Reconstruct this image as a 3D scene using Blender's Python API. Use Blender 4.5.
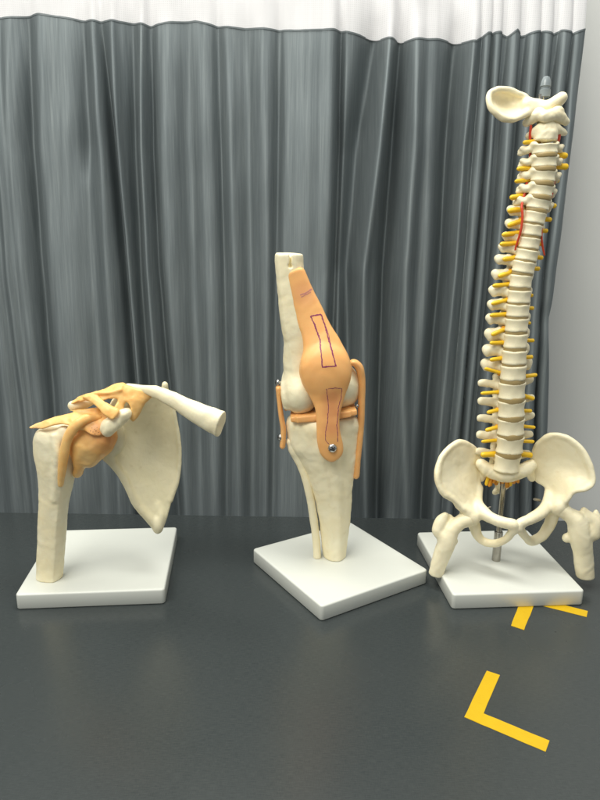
import bpy, bmesh, math, random
import numpy as np
from mathutils import Vector, Matrix
from mathutils.bvhtree import BVHTree

random.seed(7)
rng = np.random.default_rng(7)
scene = bpy.context.scene
COL = scene.collection
for o in list(bpy.data.objects):
    bpy.data.objects.remove(o)

# ------------------------------------------------------------------ camera
H = 0.468                                  # camera height above the table, metres
FPX, PITCH, ROLL = 653.3, math.radians(14.35), math.radians(0.84)
CP, SP, CR, SR = math.cos(PITCH), math.sin(PITCH), math.cos(ROLL), math.sin(ROLL)


def P(u, v, Y):
    """world point on the plane y = Y that the reference camera sees at (u, v) of a 600x800 picture"""
    du, dv = u - 300.0, v - 400.0
    a, b = CR * du + SR * dv, -SR * du + CR * dv
    d = (a / FPX, CP - b / FPX * SP, -SP - b / FPX * CP)
    s = Y / d[1]
    return Vector((d[0] * s, Y, H + d[2] * s))


def PZ(u, v, z):
    """same, on the horizontal plane at height z"""
    q = P(u, v, 1.0)
    k = (z - H) / (q.z - H)
    return Vector((q.x * k, k, z))


cam_d = bpy.data.cameras.new('camera')
cam = bpy.data.objects.new('camera', cam_d)
COL.objects.link(cam)
fwd = Vector((0, CP, -SP))
r0, d0 = Vector((1, 0, 0)), Vector((0, -SP, -CP))
right = r0 * CR - d0 * SR
down = r0 * SR + d0 * CR
cam.matrix_world = Matrix((
    (right.x, -down.x, -fwd.x, 0), (right.y, -down.y, -fwd.y, 0),
    (right.z, -down.z, -fwd.z, H), (0, 0, 0, 1)))
cam_d.sensor_fit = 'HORIZONTAL'
cam_d.sensor_width = 36
cam_d.lens = FPX / 600 * 36
cam_d.clip_start, cam_d.clip_end = 0.02, 50
scene.camera = cam

# ------------------------------------------------------------------ light
world = bpy.data.worlds.new('World')
scene.world = world
world.use_nodes = True
world.node_tree.nodes['Background'].inputs[0].default_value = (0.96, 1.0, 0.985, 1)
world.node_tree.nodes['Background'].inputs[1].default_value = 0.38


def area(name, loc, target, sx, sy, power, col):
    d = bpy.data.lights.new(name, 'AREA')
    d.shape = 'RECTANGLE'; d.size = sx; d.size_y = sy; d.energy = power; d.color = col
    o = bpy.data.objects.new(name, d); COL.objects.link(o)
    o.location = loc
    o.rotation_euler = (Vector(target) - Vector(loc)).to_track_quat('-Z', 'Y').to_euler()
    return o


area('ceiling_panel_light', (-0.75, -0.10, 1.70), (-0.05, 0.85, 0.1), 1.3, 0.8, 28, (1.0, 0.985, 0.91))
area('ceiling_panel_light', (0.05, 0.80, 1.75), (0.0, 0.72, 0), 1.3, 0.3, 21, (1.0, 1.0, 0.95))

scene.view_settings.view_transform = 'Standard'
scene.view_settings.look = 'None'
scene.view_settings.exposure = 0.08
scene.view_settings.gamma = 1.0
scene.view_settings.use_curve_mapping = False
scene.render.engine = 'CYCLES'


# ------------------------------------------------------------------ materials
class NT:
    def __init__(self, name):
        self.m = bpy.data.materials.new(name); self.m.use_nodes = True
        self.t = self.m.node_tree; self.n = self.t.nodes
        self.b = self.n['Principled BSDF']
        tc = self.n.new('ShaderNodeTexCoord'); self.co = tc.outputs['Object']

    def link(self, a, b): self.t.links.new(a, b)

    def mapping(self, scale, loc=(0, 0, 0), src=None):
        m = self.n.new('ShaderNodeMapping'); m.inputs['Scale'].default_value = scale
        m.inputs['Location'].default_value = loc
        self.link(src or self.co, m.inputs['Vector']); return m.outputs[0]

    def noise(self, scale, detail=3, rough=0.5, vec=None):
        n = self.n.new('ShaderNodeTexNoise'); n.inputs['Scale'].default_value = scale
        n.inputs['Detail'].default_value = detail; n.inputs['Roughness'].default_value = rough
        self.link(vec or self.co, n.inputs['Vector']); return n.outputs['Fac']

    def ramp(self, fac, stops):
        r = self.n.new('ShaderNodeValToRGB'); e = r.color_ramp.elements
        while len(e) < len(stops): e.new(0.5)
        for k, (p, c) in enumerate(stops):
            e[k].position = p; e[k].color = (*c, 1) if len(c) == 3 else c
        self.link(fac, r.inputs[0]); return r.outputs[0]

    def mix(self, fac, a, b, mode='MIX'):
        m = self.n.new('ShaderNodeMix'); m.data_type = 'RGBA'; m.blend_type = mode
        for i, x in ((0, fac), (6, a), (7, b)):
            if isinstance(x, (int, float)): m.inputs[i].default_value = x
            elif isinstance(x, tuple): m.inputs[i].default_value = (*x, 1)
            else: self.link(x, m.inputs[i])
        return m.outputs[2]

    def math(self, op, a, b=0.0):
        m = self.n.new('ShaderNodeMath'); m.operation = op
        for i, x in ((0, a), (1, b)):
            if isinstance(x, (int, float)): m.inputs[i].default_value = x
            else: self.link(x, m.inputs[i])
        return m.outputs[0]

    def bump(self, h, strength, dist):
        b = self.n.new('ShaderNodeBump'); b.inputs['Strength'].default_value = strength
        b.inputs['Distance'].default_value = dist
        self.link(h, b.inputs['Height']); self.link(b.outputs[0], self.b.inputs['Normal'])

    def set(self, **k):
        names = dict(rough='Roughness', metal='Metallic', spec='Specular IOR Level', sss='Subsurface Weight',
                     coat='Coat Weight', sheen='Sheen Weight', trans='Transmission Weight', aniso='Anisotropic')
        for a, v in k.items():
            if a == 'color':
                if isinstance(v, tuple): self.b.inputs['Base Color'].default_value = (*v, 1)
                else: self.link(v, self.b.inputs['Base Color'])
            elif isinstance(v, (int, float)): self.b.inputs[names[a]].default_value = v
            else: self.link(v, self.b.inputs[names[a]])
        if 'sss' in k:
            self.b.inputs['Subsurface Radius'].default_value = (1, 0.6, 0.3)
            self.b.inputs['Subsurface Scale'].default_value = 0.004


def sphere_mask(nt, centre, radius, soft):
    """1 inside a sphere (object coordinates), fading out"""
    s = nt.n.new('ShaderNodeVectorMath'); s.operation = 'DISTANCE'
    nt.link(nt.co, s.inputs[0]); s.inputs[1].default_value = centre
    r = nt.n.new('ShaderNodeMapRange'); r.inputs[1].default_value = radius + soft
    r.inputs[2].default_value = max(radius - soft, 0.0)
    nt.link(s.outputs['Value'], r.inputs[0]); return r.outputs[0]


def mat_bone(name, base, warm, stain, rough=0.42):
    t = NT(name)
    big = t.noise(28, 4, 0.55); fine = t.noise(320, 5, 0.65); mid = t.noise(90, 4, 0.6)
    c = t.mix(t.ramp(big, [(0.35, (0, 0, 0)), (0.7, (1, 1, 1))]), base, warm)
    c = t.mix(t.ramp(mid, [(0.60, (0, 0, 0)), (0.80, (0.55, 0.55, 0.55))]), c, stain)
    c = t.mix(t.ramp(fine, [(0.66, (0, 0, 0)), (0.80, (0.4, 0.4, 0.4))]), c, stain)
    t.set(color=c, rough=rough, spec=0.42, sss=0.06)
    pit = t.n.new('ShaderNodeTexVoronoi'); pit.inputs['Scale'].default_value = 420; t.link(t.co, pit.inputs['Vector'])
    pits = t.math('MULTIPLY', t.ramp(pit.outputs['Distance'], [(0.10, (0, 0, 0)), (0.28, (1, 1, 1))]), 0.16)
    hh = t.math('ADD', t.math('ADD', t.math('MULTIPLY', mid, 0.9), t.math('MULTIPLY', fine, 0.5)), pits)
    t.bump(hh, 0.30, 0.0010)
    return t.m


M_BONE = mat_bone('cream_plastic_bone', (0.92, 0.84, 0.60), (0.90, 0.79, 0.51), (0.76, 0.62, 0.34))
M_BONE_SPINE = mat_bone('ivory_plastic_bone', (0.93, 0.85, 0.61), (0.91, 0.80, 0.53), (0.78, 0.64, 0.36), 0.38)
M_BONE_SCAP = mat_bone('shaded_cream_plastic_bone', (0.76, 0.69, 0.47), (0.71, 0.64, 0.41), (0.55, 0.45, 0.24), 0.45)  # cream bone with the shade of the down-tilted blade put into its colour


def mat_rubber(name, c1, c2, c3, masks=(), rough=0.42):
    t = NT(name)
    a = t.noise(45, 4, 0.6); f = t.noise(260, 4, 0.6)
    c = t.mix(t.ramp(a, [(0.38, (0, 0, 0)), (0.68, (1, 1, 1))]), c1, c2)
    c = t.mix(t.ramp(f, [(0.62, (0, 0, 0)), (0.8, (0.35, 0.35, 0.35))]), c, c3)
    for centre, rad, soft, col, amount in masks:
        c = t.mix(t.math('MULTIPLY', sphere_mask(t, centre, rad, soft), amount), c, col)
    t.set(color=c, rough=rough, spec=0.45, sss=0.28)
    t.bump(t.math('ADD', a, t.math('MULTIPLY', f, 0.3)), 0.2, 0.0012)
    return t.m


def mat_plain(name, col, rough=0.4, metal=0.0, spec=0.5, bump=0.0, var=0.08, scale=120):
    t = NT(name)
    n = t.noise(scale, 4, 0.6)
    c = t.mix(n, tuple(x * (1 - var) for x in col), tuple(min(1, x * (1 + var)) for x in col))
    t.set(color=c, rough=rough, metal=metal, spec=spec)
    if bump: t.bump(n, bump, 0.001)
    return t.m


M_STEEL = mat_plain('brushed_steel', (0.42, 0.40, 0.36), 0.22, 1.0)
M_SCREW = mat_plain('nickel_screw', (0.55, 0.54, 0.52), 0.18, 1.0)
M_DARK = mat_plain('dark_recess', (0.03, 0.025, 0.02), 0.6)
M_FERRULE = mat_plain('grey_plastic_ferrule', (0.22, 0.25, 0.26), 0.25)
M_NERVE = mat_plain('yellow_plastic_nerve', (0.90, 0.55, 0.02), 0.35, var=0.12)
M_NERVE_O = mat_plain('orange_plastic_nerve', (0.72, 0.30, 0.02), 0.4, var=0.18)
M_DISC = mat_plain('tan_plastic_disc', (0.40, 0.29, 0.12), 0.45, var=0.12, bump=0.2)
M_ARTERY = mat_plain('red_plastic_artery', (0.62, 0.06, 0.02), 0.35, var=0.15)
M_PIN = mat_plain('dull_metal_pin', (0.30, 0.28, 0.25), 0.4, 1.0)


def mat_base():
    t = NT('white_plastic_base')
    n = t.noise(9, 3, 0.5); f = t.noise(500, 3, 0.6); s = t.noise(60, 5, 0.7)
    c = t.mix(n, (0.68, 0.69, 0.63), (0.73, 0.74, 0.68))
    c = t.mix(t.ramp(s, [(0.66, (0, 0, 0)), (0.8, (0.35, 0.35, 0.35))]), c, (0.66, 0.66, 0.6))
    t.set(color=c, rough=t.math('ADD', t.math('MULTIPLY', s, 0.2), 0.24), spec=0.45)
    t.bump(f, 0.05, 0.0006)
    return t.m


M_BASE = mat_base()


def mat_table():
    t = NT('dark_woven_laminate')
    wx = t.noise(1.0, 4, 0.6, t.mapping((120, 1500, 1)))
    wy = t.noise(1.0, 4, 0.6, t.mapping((1500, 160, 1), (3, 7, 0)))
    big = t.noise(4.5, 5, 0.6)
    speck = t.noise(420, 2, 0.5)
    w = t.math('ADD', t.math('MULTIPLY', wx, 0.65), t.math('MULTIPLY', wy, 0.35))
    c = t.ramp(w, [(0.34, (0.029, 0.035, 0.036)), (0.66, (0.054, 0.062, 0.062))])
    c = t.mix(t.ramp(big, [(0.3, (0, 0, 0)), (0.7, (0.5, 0.5, 0.5))]), c, (0.044, 0.050, 0.049))
    c = t.mix(t.ramp(speck, [(0.78, (0, 0, 0)), (0.84, (0.4, 0.4, 0.4))]), c, (0.16, 0.16, 0.14))
    t.set(color=c, rough=t.math('ADD', t.math('MULTIPLY', big, 0.24), 0.13), spec=0.5)
    t.bump(w, 0.10, 0.0004)
    return t.m


M_TABLE = mat_table()


def mat_tape():
    t = NT('yellow_vinyl_tape')
    n = t.noise(60, 4, 0.6); f = t.noise(600, 3, 0.6)
    c = t.mix(n, (0.58, 0.36, 0.004), (0.70, 0.44, 0.008))
    t.set(color=c, rough=0.42, spec=0.4); t.bump(t.math('ADD', n, f), 0.35, 0.0008)
    return t.m


M_TAPE = mat_tape()
M_TAPE_EDGE = mat_plain('tape_adhesive_edge', (0.30, 0.17, 0.01), 0.6)


def mat_curtain():
    t = NT('grey_satin_curtain_cloth')
    s1 = t.noise(1.0, 4, 0.65, t.mapping((330, 1, 9)))
    s2 = t.noise(1.0, 3, 0.6, t.mapping((75, 1, 2.2), (4, 0, 1)))
    s3 = t.noise(1.0, 3, 0.7, t.mapping((900, 1, 14), (1, 0, 5)))
    s4 = t.noise(1.0, 2, 0.6, t.mapping((500, 1, 1500), (1, 0, 5)))
    w = t.math('ADD', t.math('ADD', t.math('MULTIPLY', s1, 0.45), t.math('MULTIPLY', s2, 0.20)),
               t.math('MULTIPLY', s3, 0.35))
    c = t.ramp(w, [(0.28, (0.118, 0.139, 0.147)), (0.50, (0.172, 0.197, 0.204)), (0.74, (0.258, 0.285, 0.286))])
    t.set(color=c, rough=0.60, spec=0.35, metal=0.42, aniso=0.65)
    tv = t.n.new('ShaderNodeCombineXYZ'); tv.inputs[2].default_value = 1.0      # satin threads run upright
    t.link(tv.outputs[0], t.b.inputs['Tangent'])
    t.bump(t.math('ADD', s3, s4), 0.12, 0.0003)
    return t.m


M_CURTAIN = mat_curtain()
M_HEM = mat_plain('grey_curtain_hem', (0.13, 0.15, 0.155), 0.6)


def mat_net():
    t = NT('white_mesh_netting')
    wx = t.n.new('ShaderNodeTexWave'); wx.wave_type = 'BANDS'; wx.bands_direction = 'X'
    wx.inputs['Scale'].default_value = 110; t.link(t.co, wx.inputs['Vector'])
    wz = t.n.new('ShaderNodeTexWave'); wz.wave_type = 'BANDS'; wz.bands_direction = 'Z'
    wz.inputs['Scale'].default_value = 110; t.link(t.co, wz.inputs['Vector'])
    g = t.math('MAXIMUM', wx.outputs['Fac'], wz.outputs['Fac'])
    n = t.noise(1.0, 3, 0.6, t.mapping((60, 1, 6)))
    c = t.mix(n, (0.76, 0.745, 0.755), (0.86, 0.845, 0.855))
    t.set(color=c, rough=0.7, spec=0.2)
    tr = t.n.new('ShaderNodeBsdfTranslucent'); tr.inputs[0].default_value = (0.95, 0.94, 0.95, 1)
    tp = t.n.new('ShaderNodeBsdfTransparent')
    m1 = t.n.new('ShaderNodeMixShader'); m1.inputs[0].default_value = 0.25
    t.link(t.b.outputs[0], m1.inputs[1]); t.link(tr.outputs[0], m1.inputs[2])
    m2 = t.n.new('ShaderNodeMixShader')
    t.link(t.ramp(g, [(0.35, (0.90, 0.90, 0.90)), (0.7, (1, 1, 1))]), m2.inputs[0])
    t.link(tp.outputs[0], m2.inputs[1]); t.link(m1.outputs[0], m2.inputs[2])
    t.link(m2.outputs[0], t.n['Material Output'].inputs[0])
    return t.m


M_NET = mat_net()


def mat_wall():
    t = NT('pale_grey_painted_wall')
    n = t.noise(3, 4, 0.6); f = t.noise(240, 4, 0.6)
    c = t.mix(n, (0.66, 0.66, 0.63), (0.72, 0.72, 0.69))
    t.set(color=c, rough=0.6, spec=0.3); t.bump(f, 0.12, 0.001)
    return t.m


M_WALL = mat_wall()


# ------------------------------------------------------------------ object helpers
def tag(o, label=None, cat=None, group=None, kind=None):
    for k, v in (('label', label), ('category', cat), ('group', group), ('kind', kind)):
        if v: o[k] = v
    return o


def mesh_obj(name, verts, faces, mat, parent=None, smooth=True):
    me = bpy.data.meshes.new(name)
    org = parent.location if parent is not None else Vector((0, 0, 0))
    if parent is not None and parent.parent is not None: org = org + parent.parent.location
    v = np.asarray(verts, float).reshape(-1, 3) - np.array(org)
    me.from_pydata(v.tolist(), [], [list(map(int, f)) for f in faces])
    if smooth: me.polygons.foreach_set('use_smooth', [True] * len(me.polygons))
    me.materials.append(mat); me.update()
    o = bpy.data.objects.new(name, me); COL.objects.link(o)
    if parent is not None: o.parent = parent
    return o


def empty(name, loc):
    o = bpy.data.objects.new(name, None); COL.objects.link(o)
    o.location = loc; o.empty_display_size = 0.02
    return o


def bm_obj(name, bm, mat, parent=None, smooth=False):
    vs = [v.co.copy() for v in bm.verts]; bm.verts.index_update()
    fs = [[v.index for v in f.verts] for f in bm.faces]
    bm.free()
    return mesh_obj(name, [tuple(v) for v in vs], fs, mat, parent, smooth)


# ------------------------------------------------------------------ signed distance modelling
def smin(a, b, k):
    if k <= 0: return np.minimum(a, b)
    h = np.clip(0.5 + 0.5 * (b - a) / k, 0, 1)
    return b + (a - b) * h - k * h * (1 - h)


class Field:
    """a block of space sampled every `vox` metres, meshed by surface nets"""
    def __init__(self, lo, hi, vox):
        self.vox = vox
        self.lo = np.array(lo, float) - 2 * vox
        n = np.ceil((np.array(hi, float) + 2 * vox - self.lo) / vox).astype(int) + 1
        self.ax = [self.lo[i] + vox * np.arange(n[i]) for i in range(3)]
        self.D = np.full(n, 1e3, np.float32)

    def box(self, lo, hi, m):
        s = []
        for i in range(3):
            a = int(max(0, math.floor((lo[i] - m - self.lo[i]) / self.vox)))
            b = int(min(len(self.ax[i]), math.ceil((hi[i] + m - self.lo[i]) / self.vox) + 1))
            if b <= a: return None
            s.append(slice(a, b))
        return tuple(s)

    def grid(self, s):
        return (self.ax[0][s[0]].astype(np.float32)[:, None, None],
                self.ax[1][s[1]].astype(np.float32)[None, :, None],
                self.ax[2][s[2]].astype(np.float32)[None, None, :])

    def put(self, s, d, k, cut=False):
        if cut: self.D[s] = -smin(-self.D[s], d, k)
        else: self.D[s] = smin(self.D[s], d, k)

    def ell(self, c, r, k=0.0, rot=None, cut=False):
        m = max(r); s = self.box([x - m for x in c], [x + m for x in c], k + 3 * self.vox)
        if s is None: return
        X, Y, Z = self.grid(s)
        x, y, z = X - c[0], Y - c[1], Z - c[2]
        if rot is not None:
            R = rot.transposed()
            x, y, z = (R[i][0] * x + R[i][1] * y + R[i][2] * z for i in range(3))
        k0 = np.sqrt((x / r[0]) ** 2 + (y / r[1]) ** 2 + (z / r[2]) ** 2) + 1e-9
        k1 = np.sqrt((x / r[0] ** 2) ** 2 + (y / r[1] ** 2) ** 2 + (z / r[2] ** 2) ** 2) + 1e-9
        self.put(s, k0 * (k0 - 1) / k1, k, cut)

    def rbox(self, c, h, rnd, k=0.0, rot=None, cut=False):
        m = math.sqrt(sum(x * x for x in h)) + rnd
        s = self.box([x - m for x in c], [x + m for x in c], k + 3 * self.vox)
        X, Y, Z = self.grid(s)
        x, y, z = X - c[0], Y - c[1], Z - c[2]
        if rot is not None:
            R = rot.transposed()
            x, y, z = (R[i][0] * x + R[i][1] * y + R[i][2] * z for i in range(3))
        q = [np.abs(w) - hh + rnd for w, hh in zip((x, y, z), h)]
        d = np.sqrt(sum(np.maximum(w, 0) ** 2 for w in q)) + np.minimum(np.maximum(np.maximum(q[0], q[1]), q[2]), 0) - rnd
        self.put(s, d, k, cut)

    def tube(self, pts, rad, k=0.0, flat=None, n=5, cut=False):
        """smooth tapering tube through pts; flat=(direction, factor) squeezes it along a direction"""
        pts, rad = spline(pts, rad, n)
        lo, hi = pts.min(0), pts.max(0); R = rad.max()
        ext = R / min(1.0, flat[1]) if flat else R
        s = self.box(lo - ext, hi + ext, k + 3 * self.vox)
        if s is None: return
        T = np.full([q.stop - q.start for q in s], 1e3, np.float32)
        nx = np.array(flat[0], float) / np.linalg.norm(flat[0]) if flat else None
        for i in range(len(pts) - 1):
            a, b, ra, rb = pts[i], pts[i + 1], rad[i], rad[i + 1]
            e = ext + k + 4 * self.vox
            s2 = self.box(np.minimum(a, b) - e, np.maximum(a, b) + e, 0)
            if s2 is None: continue
            s2 = tuple(slice(max(p.start, q.start), min(p.stop, q.stop)) for p, q in zip(s, s2))
            if any(q.stop <= q.start for q in s2): continue
            X, Y, Z = self.grid(s2)
            x, y, z = X - a[0], Y - a[1], Z - a[2]
            ba = b - a
            if flat:
                f = flat[1] - 1
                w = x * nx[0] + y * nx[1] + z * nx[2]
                x, y, z = x + f * w * nx[0], y + f * w * nx[1], z + f * w * nx[2]
                ba = ba + f * (ba @ nx) * nx
            L = float(ba @ ba) + 1e-12
            t = np.clip((x * ba[0] + y * ba[1] + z * ba[2]) / L, 0, 1)
            d = np.sqrt((x - t * ba[0]) ** 2 + (y - t * ba[1]) ** 2 + (z - t * ba[2]) ** 2) - (ra + (rb - ra) * t)
            loc = tuple(slice(q.start - p.start, q.stop - p.start) for p, q in zip(s, s2))
            T[loc] = np.minimum(T[loc], d)
        self.put(s, T, k, cut)

    def loft(self, rings, k=0.0, rnd=0.001, power=2.0, facets=0):
        """rings: (z, cx, cy, half width, half depth), any order"""
        rings = sorted(rings); z = np.array([r[0] for r in rings])
        a = np.array(rings)[:, 1:]
        m = a[:, 2:].max()
        lo = [a[:, 0].min() - m, a[:, 1].min() - m, z[0]]; hi = [a[:, 0].max() + m, a[:, 1].max() + m, z[-1]]
        s = self.box(lo, hi, k + 3 * self.vox)
        X, Y, Z = self.grid(s)
        zz = self.ax[2][s[2]]
        v = [smooth_interp(zz, z, a[:, i]).astype(np.float32)[None, None, :] for i in range(4)]
        q = (np.abs((X - v[0]) / v[2]) ** power + np.abs((Y - v[1]) / v[3]) ** power) ** (1 / power)
        if facets:
            fx, fy = (X - v[0]) / v[2], (Y - v[1]) / v[3]; m = None
            for i in range(facets):
                a_ = 2 * math.pi * (i + 0.3) / facets + 0.5 * math.sin(i * 2.3)
                e = fx * math.cos(a_) + fy * math.sin(a_); m = e if m is None else np.maximum(m, e)
            q = 0.6 * q + 0.4 * m * 1.07
        d = (q - 1) * np.minimum(v[2], v[3])
        cap = np.maximum(Z - z[-1], z[0] - Z)
        e1, e2 = d + rnd, cap + rnd
        d = np.sqrt(np.maximum(e1, 0) ** 2 + np.maximum(e2, 0) ** 2) + np.minimum(np.maximum(e1, e2), 0) - rnd
        self.put(s, d, k)

    def plate(self, outline, inner, th, k=0.0, rnd=None):
        """curved sheet: outline and inner are 3D points, its y follows them; th = half thickness"""
        o = np.array([tuple(p) for p in outline]); allp = np.array([tuple(p) for p in list(outline) + list(inner)])
        o2 = closed_spline(o, 4)
        rnd = rnd or th * 0.95
        s = self.box(allp.min(0) - th, allp.max(0) + th, k + 8 * self.vox)
        x = self.ax[0][s[0]]; z = self.ax[2][s[2]]
        GX, GZ = np.meshgrid(x, z, indexing='ij')
        g, gx, gz = rbf(allp[:, [0, 2]], allp[:, 1], GX, GZ)
        pd = poly_sdf(o2[:, [0, 2]], GX, GZ)
        cosn = 1 / np.sqrt(1 + gx ** 2 + gz ** 2)
        Y = self.ax[1][s[1]][None, :, None]
        w = np.abs(Y - g[:, None, :]) * cosn[:, None, :] - th
        e1 = pd[:, None, :] + rnd + 0 * w; e2 = w + rnd
        d = np.sqrt(np.maximum(e1, 0) ** 2 + np.maximum(e2, 0) ** 2) + np.minimum(np.maximum(e1, e2), 0) - rnd
        self.put(s, d.astype(np.float32), k)

    def halfspace(self, p, n, k=0.0):
        """remove everything on the side n points to"""
        n = np.array(n, float) / np.linalg.norm(n)
        X, Y, Z = self.grid(tuple(slice(0, len(a)) for a in self.ax))
        d = (X - p[0]) * n[0] + (Y - p[1]) * n[1] + (Z - p[2]) * n[2]
        self.D = -smin(-self.D, -d, k).astype(np.float32)

    def rough(self, amp, freq, seed=0):
        X, Y, Z = self.grid(tuple(slice(0, len(a)) for a in self.ax))
        r = np.random.default_rng(seed); N = 0
        ph = r.uniform(0, 6, 12); f = freq * 0.55
        wx = X * f + 1.3 * np.sin(Y * f * 0.9 + ph[0]) + 0.9 * np.sin(Z * f * 0.6 + ph[1])
        wy = Y * f + 1.3 * np.sin(Z * f * 0.8 + ph[2]) + 0.9 * np.sin(X * f * 0.7 + ph[3])
        wz = Z * f * 0.8 + 1.3 * np.sin(X * f * 0.9 + ph[4]) + 0.9 * np.sin(Y * f * 0.7 + ph[5])
        N = np.sin(wx + 0.8 * np.sin(wz + ph[6])) * np.sin(wy + 0.7 * np.sin(wx)) + 0.5 * np.sin(1.9 * wz + np.sin(1.7 * wx + ph[7])) * np.sin(2.1 * wy + ph[8])
        self.D = (self.D + amp * N * 0.75).astype(np.float32)

    def mesh(self):
        D = self.D.copy()
        for a in range(3):                      # close at the borders
            sl = [slice(None)] * 3
            for e in (0, -1):
                sl[a] = e; D[tuple(sl)] = np.maximum(D[tuple(sl)], self.vox * 0.5)
        S = D < 0
        nx, ny, nz = D.shape
        cs = [(i, j, l) for i in (0, 1) for j in (0, 1) for l in (0, 1)]
        cnt = sum(S[i:nx - 1 + i, j:ny - 1 + j, l:nz - 1 + l].astype(np.int8) for i, j, l in cs)
        act = (cnt > 0) & (cnt < 8)
        idx = np.argwhere(act)
        acc = np.zeros((len(idx), 3)); num = np.zeros(len(idx))
        I, J, K = idx.T
        for a in range(3):
            for p in (0, 1):
                for q in (0, 1):
                    o = [p, q]; c0 = o[:a] + [0] + o[a:]; c1 = o[:a] + [1] + o[a:]
                    d0_ = D[I + c0[0], J + c0[1], K + c0[2]]; d1_ = D[I + c1[0], J + c1[1], K + c1[2]]
                    m = (d0_ < 0) != (d1_ < 0)
                    t = np.where(m, d0_ / np.where(m, d0_ - d1_, 1), 0)
                    pt = np.tile(np.array(c0, float), (len(idx), 1)); pt[:, a] += t
                    acc += pt * m[:, None]; num += m
        V = self.lo + (idx + acc / num[:, None]) * self.vox
        ids = np.full(act.shape, -1, np.int64); ids[I, J, K] = np.arange(len(idx))
        F = []
        for a in range(3):
            b, c = (a + 1) % 3, (a + 2) % 3
            sl0 = [slice(1, n - 1) for n in D.shape]; sl0[a] = slice(0, D.shape[a] - 1)
            sl1 = list(sl0); sl1[a] = slice(1, D.shape[a])
            s0, s1 = S[tuple(sl0)], S[tuple(sl1)]
            e = np.argwhere(s0 != s1)
            inside = s0[tuple(e.T)]
            off = np.array([1, 1, 1]); off[a] = 0
            e = e + off
            eb = np.zeros(3, int); eb[b] = 1; ec = np.zeros(3, int); ec[c] = 1
            q = [ids[tuple((e - x).T)] for x in (eb + ec, ec, 0 * eb, eb)]
            q = np.stack(q, 1)
            q[~inside] = q[~inside][:, ::-1]
            F.append(q)
        F = np.concatenate(F)
        F = F[(F >= 0).all(1)]
        # one relaxation pass keeps the voxel grid from showing
        for _ in range(2):
            s_ = np.zeros_like(V); n_ = np.zeros(len(V))
            for i in range(4):
                a_, b_ = F[:, i], F[:, (i + 1) % 4]
                for ax in range(3):
                    s_[:, ax] += np.bincount(a_, V[b_, ax], len(V))
                n_ += np.bincount(a_, minlength=len(V))
            V = V * 0.5 + 0.5 * s_ / np.maximum(n_, 1)[:, None]
        return V, F

    def obj(self, name, mat, parent):
        V, F = self.mesh()
        me = bpy.data.meshes.new(name)
        org = np.array(parent.location) if parent is not None else np.zeros(3)
        me.vertices.add(len(V)); me.vertices.foreach_set('co', (V - org).astype(np.float32).ravel())
        me.loops.add(4 * len(F)); me.loops.foreach_set('vertex_index', F.astype(np.int32).ravel())
        me.polygons.add(len(F)); me.polygons.foreach_set('loop_start', np.arange(0, 4 * len(F), 4, dtype=np.int32))
        me.polygons.foreach_set('use_smooth', np.ones(len(F), bool))
        me.materials.append(mat); me.update(calc_edges=True); me.validate()
        o = bpy.data.objects.new(name, me)
        COL.objects.link(o)
        if parent is not None: o.parent = parent
        o['_v'] = 0; del o['_v']
        return o


def spline(pts, rad, n):
    p = np.array([tuple(x) for x in pts], float); r = np.array(rad, float) * np.ones(len(p))
    if len(p) < 3 or n <= 1: return p, r
    q = np.column_stack([p, r]); q = np.vstack([2 * q[0] - q[1], q, 2 * q[-1] - q[-2]])
    out = []
    for i in range(1, len(q) - 2):
        for t in np.arange(n) / n:
            a, b, c, d = q[i - 1], q[i], q[i + 1], q[i + 2]
            out.append(0.5 * ((2 * b) + (c - a) * t + (2 * a - 5 * b + 4 * c - d) * t * t + (3 * b - 3 * c + d - a) * t ** 3))
    out.append(q[-2]); out = np.array(out)
    out[:, 3] = np.maximum(out[:, 3], r.min() * 0.8)
    return out[:, :3], out[:, 3]


def closed_spline(p, n):
    out = []; N = len(p)
    for i in range(N):
        a, b, c, d = p[i - 1], p[i], p[(i + 1) % N], p[(i + 2) % N]
        for t in np.arange(n) / n:
            out.append(0.5 * ((2 * b) + (c - a) * t + (2 * a - 5 * b + 4 * c - d) * t * t + (3 * b - 3 * c + d - a) * t ** 3))
    return np.array(out)


def smooth_interp(x, xp, fp):
    """monotone-ish cubic through the rings"""
    m = np.gradient(fp, xp) if len(xp) > 2 else np.full(len(xp), (fp[-1] - fp[0]) / (xp[-1] - xp[0]))
    x = np.clip(x, xp[0], xp[-1])
    i = np.clip(np.searchsorted(xp, x) - 1, 0, len(xp) - 2)
    h = xp[i + 1] - xp[i]; t = (x - xp[i]) / h
    return ((2 * t ** 3 - 3 * t ** 2 + 1) * fp[i] + (t ** 3 - 2 * t ** 2 + t) * h * m[i]
            + (-2 * t ** 3 + 3 * t ** 2) * fp[i + 1] + (t ** 3 - t ** 2) * h * m[i + 1])


def rbf(pts, val, GX, GZ):
    s = np.abs(pts - pts.mean(0)).max(); q = (pts - pts.mean(0)) / s; n = len(q)
    def ph(r): return r ** 3
    A = ph(np.linalg.norm(q[:, None] - q[None], axis=2)) + np.eye(n) * 3e-2
    Q = np.column_stack([np.ones(n), q]); Mx = np.block([[A, Q], [Q.T, np.zeros((3, 3))]])
    w = np.linalg.solve(Mx, np.concatenate([val, np.zeros(3)]))
    X = (GX - pts.mean(0)[0]) / s; Z = (GZ - pts.mean(0)[1]) / s
    g = w[n] + w[n + 1] * X + w[n + 2] * Z
    for i in range(n): g = g + w[i] * ph(np.sqrt((X - q[i, 0]) ** 2 + (Z - q[i, 1]) ** 2))
    gx, gz = np.gradient(g, GX[1, 0] - GX[0, 0], GZ[0, 1] - GZ[0, 0])
    return g, gx, gz


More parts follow.
